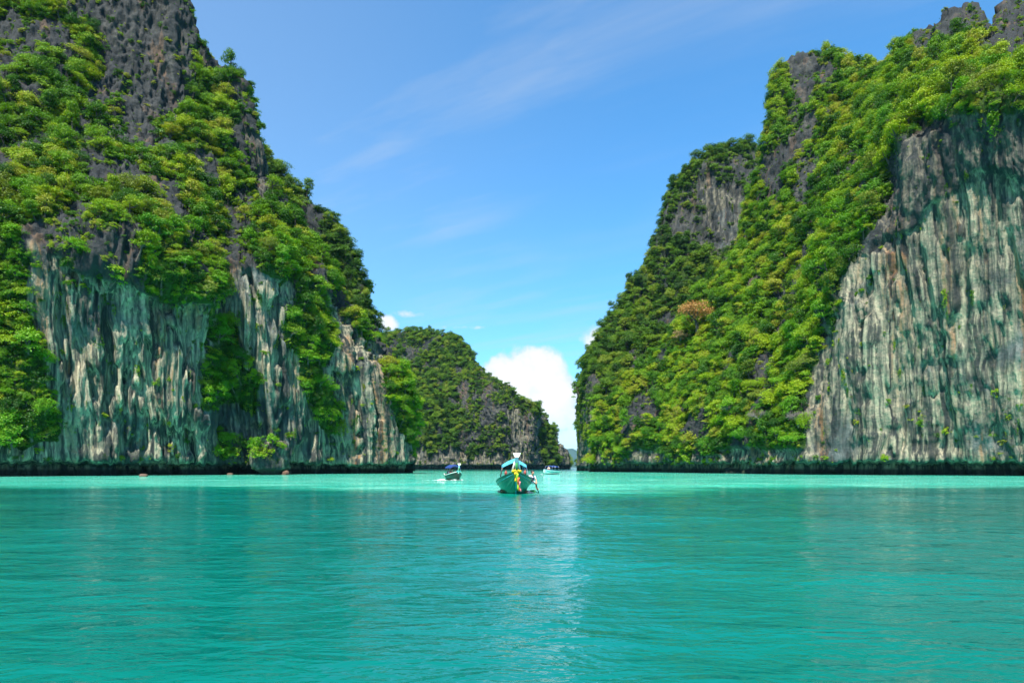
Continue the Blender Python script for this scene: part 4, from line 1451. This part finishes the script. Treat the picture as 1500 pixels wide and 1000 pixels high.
# ------------------------------------------------------------------ people (one skinned body each)
def person(name, loc, rz, J, label, shirt, pants, vest=None, scale=1.0):
    """J: joint positions; the body is one skinned mesh, clothes are material zones of its own hull plus child meshes"""
    o = empty(name, loc, rz, scale)
    names = ['pelvis', 'chest', 'neck', 'head', 'headtop', 'shL', 'elL', 'haL', 'shR', 'elR', 'haR', 'hipL', 'knL', 'anL', 'toL', 'hipR', 'knR', 'anR', 'toR']
    rad = dict(pelvis=.135, chest=.145, neck=.055, head=.085, headtop=.075, shL=.068, elL=.045, haL=.036, shR=.068, elR=.045, haR=.036, hipL=.088, knL=.062, anL=.044, toL=.036, hipR=.088, knR=.062, anR=.044, toR=.036)
    edges = [('pelvis', 'chest'), ('chest', 'neck'), ('neck', 'head'), ('head', 'headtop'), ('chest', 'shL'), ('shL', 'elL'), ('elL', 'haL'), ('chest', 'shR'), ('shR', 'elR'), ('elR', 'haR'),
             ('pelvis', 'hipL'), ('hipL', 'knL'), ('knL', 'anL'), ('anL', 'toL'), ('pelvis', 'hipR'), ('hipR', 'knR'), ('knR', 'anR'), ('anR', 'toR')]
    me = bpy.data.meshes.new('body')
    verts = [Vector(J[n]) for n in names]
    ed = [(names.index(a), names.index(b)) for a, b in edges]
    rl = [rad[n] for n in names]
    # fingers: five short chains from each hand
    for hnd, elb, sg in (('haL', 'elL', 1), ('haR', 'elR', -1)):
        h = Vector(J[hnd])
        d = (h - Vector(J[elb])).normalized()
        sd_ = d.cross(Vector((0, 0, 1)))
        sd_ = sd_.normalized() if sd_.length > 0.05 else Vector((1, 0, 0))
        dn = d.cross(sd_).normalized()
        for f in range(5):
            off = (f - 1.5) * 0.021 if f < 4 else -0.045
            ln = (0.075, 0.085, 0.08, 0.065)[f] if f < 4 else 0.05
            a = h + sd_ * off + d * (0.05 if f < 4 else 0.01)
            b = a + d * ln * 0.6 + (sd_ * -0.03 if f == 4 else Vector())
            c = b + (d * 0.4 + dn * 0.8) * ln * 0.5
            n0 = len(verts)
            verts += [a, b, c]
            rl += [0.0105, 0.0095, 0.008]
            ed += [(names.index(hnd), n0), (n0, n0 + 1), (n0 + 1, n0 + 2)]
    me.from_pydata(verts, ed, [])
    b = bpy.data.objects.new('body', me)
    link(b, o)
    md = b.modifiers.new('skin', 'SKIN')
    md.use_smooth_shade = True
    sv = me.skin_vertices[0].data
    for i, r in enumerate(rl):
        sv[i].radius = (r, r)
        sv[i].use_root = (i == 0)
    b.modifiers.new('sub', 'SUBSURF').levels = 1
    b.modifiers['sub'].render_levels = 1
    me.materials.append(SKIN)
    V = {n: Vector(J[n]) for n in names}

    def sleeve(mb, a, c, r0, r1, n=9):
        mb.tube([a, a.lerp(c, 0.5), c], [r0, (r0 + r1) / 2, r1], n)
    sh = MB()
    up = V['chest'].lerp(V['neck'], 0.55)
    sh.tube([V['pelvis'] - (V['chest'] - V['pelvis']) * 0.12, V['pelvis'].lerp(V['chest'], 0.5), V['chest'], up], [0.165, 0.16, 0.185, 0.085], 12)
    for s_ in 'LR':
        sleeve(sh, V['chest'].lerp(V['sh' + s_], 0.35), V['sh' + s_], 0.10, 0.09)
        sleeve(sh, V['sh' + s_], V['sh' + s_].lerp(V['el' + s_], 0.75), 0.088, 0.07)
    sh.build('shirt', shirt, o, True)
    pn = MB()
    pn.ball(V['pelvis'], (0.175, 0.15, 0.13), 12, 8)
    for s_ in 'LR':
        pn.tube([V['pelvis'].lerp(V['hip' + s_], 0.6), V['hip' + s_], V['hip' + s_].lerp(V['kn' + s_], 0.85)], [0.11, 0.115, 0.088], 10)
    pn.build('shorts', pants, o, True)
    if vest:
        ve = MB()
        dirv = (V['chest'] - V['pelvis'])
        ve.tube([V['pelvis'] + dirv * 0.2, V['pelvis'] + dirv * 0.6, V['chest'] + dirv * 0.12], [0.19, 0.205, 0.20], 12)
        ve.build('life_vest', vest, o, True)
    hd = V['head'].lerp(V['headtop'], 0.5)
    fw = Vector(J.get('face', (0, -1, 0))).normalized()
    hm = MB()
    hm.ball(hd + Vector((0, 0, 0.035)) - fw * 0.025, (0.112, 0.118, 0.125), 12, 9)
    hm.build('hair', HAIR, o, True)
    fc = MB()
    fc.ball(hd - Vector((0, 0, 0.02)) + fw * 0.03, (0.083, 0.092, 0.115), 12, 9)
    fc.tube([hd + fw * 0.115 + Vector((0, 0, 0.01)), hd + fw * 0.145 - Vector((0, 0, 0.03))], [0.012, 0.02], 6)
    face = fc.build('face', SKIN, o, True)
    ey = MB()
    rt = fw.cross(Vector((0, 0, 1))).normalized()
    for s_ in (-1, 1):
        ey.ball(hd + fw * 0.112 + rt * 0.035 * s_ + Vector((0, 0, 0.015)), 0.011, 6, 5)
    ey.tube([hd + fw * 0.112 - rt * 0.025 - Vector((0, 0, 0.07)), hd + fw * 0.118 - Vector((0, 0, 0.072)), hd + fw * 0.112 + rt * 0.025 - Vector((0, 0, 0.07))], 0.006, 5)
    ey.build('eyes_and_mouth', HAIR, face)
    for s_ in (-1, 1):
        MB().ball(hd + rt * 0.088 * s_ - Vector((0, 0, 0.01)), (0.018, 0.022, 0.034), 8, 6).build('ear', SKIN, face, True)
    tag(o, label, 'person')
    return o


def seated(lean=0.1, hands=((-0.2, -0.42, 0.2), (0.2, -0.42, 0.2)), drop=0.42):
    return dict(pelvis=(0, 0, 0.12), chest=(0, -lean * 0.7, 0.50), neck=(0, -lean, 0.68), head=(0, -lean - 0.02, 0.78), headtop=(0, -lean - 0.03, 0.92),
                shL=(-0.19, -lean * 0.8, 0.58), elL=(-0.25, -0.2 - lean, 0.33), haL=hands[0], shR=(0.19, -lean * 0.8, 0.58), elR=(0.25, -0.2 - lean, 0.33), haR=hands[1],
                hipL=(-0.1, -0.06, 0.10), knL=(-0.13, -0.46, 0.12), anL=(-0.13, -0.48, 0.12 - drop), toL=(-0.14, -0.66, 0.08 - drop),
                hipR=(0.1, -0.06, 0.10), knR=(0.13, -0.46, 0.12), anR=(0.13, -0.48, 0.12 - drop), toR=(0.14, -0.66, 0.08 - drop))


# the person perched on the side of the green boat, leaning out over the ladder, one hand on its rail
gx = 1.20
climb = dict(pelvis=(0.05, 0, 0.10), chest=(0.14, -0.10, 0.42), neck=(0.18, -0.15, 0.57), head=(0.20, -0.19, 0.66), headtop=(0.20, -0.21, 0.80),
             shL=(0.02, -0.24, 0.50), elL=(-0.12, -0.40, 0.30), haL=(-0.20, -0.45, 0.06), shR=(0.30, 0.02, 0.47), elR=(0.44, -0.10, 0.24), haR=(0.46, -0.26, 0.06),
             hipL=(0.08, -0.09, 0.08), knL=(0.42, -0.16, 0.02), anL=(0.46, -0.14, -0.40), toL=(0.60, -0.18, -0.46),
             hipR=(0.08, 0.09, 0.08), knR=(0.44, 0.10, 0.02), anR=(0.50, 0.10, -0.36), toR=(0.64, 0.08, -0.42), face=(0.6, -0.75, -0.15))
person('person', (1.22, BOAT_Y - 1.2, 0.62), 0, climb, 'person in white shirt with dark vest perched over the boat ladder', SHIRT, SHIRT, NAVY)

# boarding ladder hung outside the green boat
lo = empty('boarding_ladder', (1.62, BOAT_Y - 1.25, 0.0))
for sy in (-0.2, 0.2):
    MB().tube([(-0.38, sy, 0.72), (-0.20, sy, 0.80), (0.02, sy, 0.55), (0.30, sy, -0.25)], 0.024, 6).build('side_rail', BLACK, lo, True)
for k in range(3):
    t = k / 2
    MB().tube([(0.06 + 0.20 * t, -0.2, 0.44 - 0.56 * t), (0.06 + 0.20 * t, 0.2, 0.44 - 0.56 * t)], 0.02, 6).build('rung', BLACK, lo, True)
MB().tube([(0.26, -0.2, -0.13), (-0.1, -0.2, 0.16), (-0.34, -0.2, 0.14)], 0.022, 6).build('brace', BLACK, lo, True)
MB().box((-0.18, -0.05, 0.08), (0.36, 0.34, 0.12), Matrix.Rotation(0.2, 3, 'Y')).build('step_board', GREENC, lo)
tag(lo, 'black boarding ladder hung on the side of the green boat', 'ladder')

bpy.context.view_layer.update()
for k, (lx, ly, sh_, ve, lab) in enumerate(((0.35, 0.8, REDB, None, 'person in dark red shirt seated in the bow of the spraying boat'), (-0.35, -0.2, GREENC, None, 'person in green shirt seated under the blue boat canopy'), (0.3, -1.2, SHIRT, ORANGE, 'person in orange vest seated behind the red-shirted passenger'))):
    q = BOAT2.matrix_world @ Vector((lx, ly, 0.52))
    person('person', q, R(15) + 0.1 * k, seated(0.08, drop=0.34), lab, sh_, NAVY, ve)


def speedboat(loc, yaw):
    o = empty('speedboat', loc, yaw)
    L, W = 7.6, 2.4
    rows = []
    for i in range(25):
        t = i / 24
        y = -L / 2 + L * t
        b = W / 2 * (0.92 + 0.08 * min(1, t / 0.3)) * (1 - max(0, (t - 0.5) / 0.5) ** 2.4)
        zg = 0.80 + 0.42 * t ** 1.8
        zk = -0.25 + (zg - 0.15 + 0.25) * max(0, (t - 0.62) / 0.38) ** 2.6
        zc = zk + (zg - zk) * 0.45
        rows.append([(-b, y, zg), (-b * 0.9, y, zc + 0.02), (-b * 0.78, y, zc - 0.06), (0, y, zk), (b * 0.78, y, zc - 0.06), (b * 0.9, y, zc + 0.02), (b, y, zg)])
    m = MB().grid(rows)
    m.add(rows[0], [tuple(range(7))])
    m.build('hull', WHITE, o, solid=0.04)
    for sg in (0, 6):
        MB().tube([Vector(r[sg]) + Vector((0, 0, 0.02)) for r in rows], 0.05, 6).build('rub_rail', BLUE, o, True)
    for sg in (1, -1):
        MB().grid([[(r[3 + sg * 3][0] * 0.965 + sg * 0.02, r[0][1], r[0][2] * 0.72 + r[1][2] * 0.28), (r[3 + sg * 2][0] + sg * 0.025, r[0][1], r[1][2] + 0.02)] for r in rows[:-1]]).build('hull_stripe', TEAL, o, solid=0.01)
    MB().grid([[(r[0][0] * 0.95, r[0][1], r[0][2] - 0.06), (0, r[0][1], r[0][2] + 0.05), (r[6][0] * 0.95, r[0][1], r[0][2] - 0.06)] for r in rows[14:]]).build('foredeck', WHITE, o, solid=0.03)
    MB().grid([[(r[0][0] * 0.9, r[0][1], 0.25), (r[6][0] * 0.9, r[0][1], 0.25)] for r in rows[:15]]).build('cockpit_floor', WHITE, o, solid=0.03)
    MB().grid([[(-0.95, 0.5, 0.95), (-0.5, 1.0, 1.0), (0.5, 1.0, 1.0), (0.95, 0.5, 0.95)], [(-0.85, 0.3, 1.45), (-0.45, 0.65, 1.5), (0.45, 0.65, 1.5), (0.85, 0.3, 1.45)]]).build('windscreen', GLASS, o, solid=0.02)
    for y0, y1 in ((-3.2, -0.9), (-0.6, 1.0)):
        rws = []
        for i in range(6):
            y = y0 + (y1 - y0) * i / 5
            e = 0.12 * (2 * i / 5 - 1) ** 2
            rws.append([(-1.05, y, 1.75 - e), (-0.85, y, 2.02 - e), (0, y, 2.16 - e), (0.85, y, 2.02 - e), (1.05, y, 1.75 - e)])
        c_ = MB().grid(rws).build('canopy', BLUE, o, solid=0.03)
        for y in (y0 + 0.1, y1 - 0.1):
            for sg in (-1, 1):
                MB().tube([(sg * 1.05, y, 0.8), (sg * 0.98, y, 1.9)], 0.03, 6).build('canopy_post', STEEL, c_, True)
    for y in (-2.4, -1.3):
        MB().box((0, y, 0.48), (1.9, 0.45, 0.42)).build('seat', WHITE, o)
    for sg in (-0.45, 0.45):
        e_ = MB().box((sg, -L / 2 - 0.22, 0.75), (0.36, 0.5, 0.6)).build('outboard_motor', BLACK, o)
        MB().box((sg, -L / 2 - 0.2, 0.1), (0.12, 0.22, 0.8)).build('motor_leg', BLACK, e_)
    tag(o, 'white speedboat with blue canopies beyond the longtail boats', 'boat')
    return o


SB_Y = 172.0
sbp = P3(806.5, 694, SB_Y)
SPB = speedboat((sbp.x, SB_Y + 2.0, 0.0), R(180 - 28))
bpy.context.view_layer.update()
for k, (lx, ly, ve, lab) in enumerate(((-0.4, 1.55, ORANGE, 'person in orange life vest sitting on the speedboat foredeck'), (0.45, -1.3, ORANGE, 'person in orange life vest seated under the speedboat canopy'))):
    q = SPB.matrix_world @ Vector((lx, ly, 1.03 if k == 0 else 0.66))
    person('person', q, R(-28) + k * 0.3, seated(0.1, drop=0.05 if k == 0 else 0.3), lab, SHIRT, NAVY, ve)


# ------------------------------------------------------------------ white water
def foam(name, pts, width, height, seed, label, step=0.16):
    """lumpy ridge of broken water along a path of points (x, y, strength)"""
    pts = [Vector((p[0], p[1], 0)) for p in pts], [p[2] for p in pts]
    n = 0
    xs = [p.x for p in pts[0]]
    ys = [p.y for p in pts[0]]
    X, Y = np.meshgrid(np.arange(min(xs) - width, max(xs) + width, step), np.arange(min(ys) - width, max(ys) + width, step))
    S = np.zeros_like(X)
    for a, b, sa, sb in zip(pts[0][:-1], pts[0][1:], pts[1][:-1], pts[1][1:]):
        d = b - a
        L2 = max(d.length_squared, 1e-6)
        t = np.clip(((X - a.x) * d.x + (Y - a.y) * d.y) / L2, 0, 1)
        dist = np.hypot(X - a.x - t * d.x, Y - a.y - t * d.y)
        S = np.maximum(S, (sa + (sb - sa) * t) * np.clip(1 - dist / width, 0, 1))
    P = np.stack([X, Y, 0 * X], -1)
    nz = fbm(P * [0.6, 1, 1], 0.9, 5, 0.9, seed, gain=0.75)
    D = S * 0.75 + nz * 1.3 - 0.34
    Z = np.clip(D, 0, 1) * height * (0.7 + 0.6 * np.abs(fbm(P, 2.7, 2, 2.7, seed + 4))) + 0.03
    i = np.arange(X.size).reshape(X.shape)
    Qd = np.stack([i[:-1, :-1], i[:-1, 1:], i[1:, 1:], i[1:, :-1]], -1).reshape(-1, 4)
    ok = ((D > 0.0) & (S > 0.02)).ravel()
    Qd = Qd[ok[Qd].all(1)]
    used = np.unique(Qd)
    remap = np.full(X.size, -1)
    remap[used] = np.arange(len(used))
    V = np.stack([X, Y, Z], -1).reshape(-1, 3)[used]
    o = link(bpy.data.objects.new(name, np_mesh(name, V, remap[Qd], [FOAM])))
    tag(o, label, 'foam', kind='stuff')


bx, by = -8.05, BOAT2_Y
foam('bow_spray', [(bx - 1.9, by - 3.4, 0.6), (bx - 0.9, by - 4.2, 1.0), (bx - 0.2, by - 4.6, 0.9), (bx + 0.9, by - 4.2, 0.8), (bx + 2.2, by - 3.6, 0.25)], 1.1, 0.42, 3.0, 'white bow spray round the dark longtail boat')
foam('boat_wash', [(bx - 2.4, by - 5.6, 0.5), (bx, by - 6.2, 0.75), (bx + 1.6, by - 5.8, 0.3)], 1.5, 0.10, 8.0, 'white wash on the water before the dark longtail boat')
sx_, sy_ = sbp.x, SB_Y + 2.0
foam('speedboat_wake', [(sx_ - 1.9, sy_ - 3.2, 0.7), (sx_ + 0.5, sy_ - 1.5, 0.5), (sx_ + 4.0, sy_ + 5, 0.6), (sx_ + 9, sy_ + 16, 0.5), (sx_ + 12.5, sy_ + 26, 0.3)], 2.2, 0.10, 5.0, 'white wake trailing behind the speedboat', 0.3)

# ------------------------------------------------------------------ sea haze
def haze():
    m, g, out = new_mat('haze_air')
    pv = g.node('ShaderNodeVolumePrincipled')
    pv.inputs['Color'].default_value = (0.30, 0.62, 1.0, 1)
    pv.inputs['Density'].default_value = 0.000022
    pv.inputs['Anisotropy'].default_value = 0.0
    g.l.new(pv.outputs[0], out.inputs['Volume'])
    b = MB().box((0, 7960, 248), (18400, 16140, 504))
    o = b.build('haze', m)
    tag(o, 'thin blue sea haze over the whole bay', 'haze', kind='stuff')


haze()
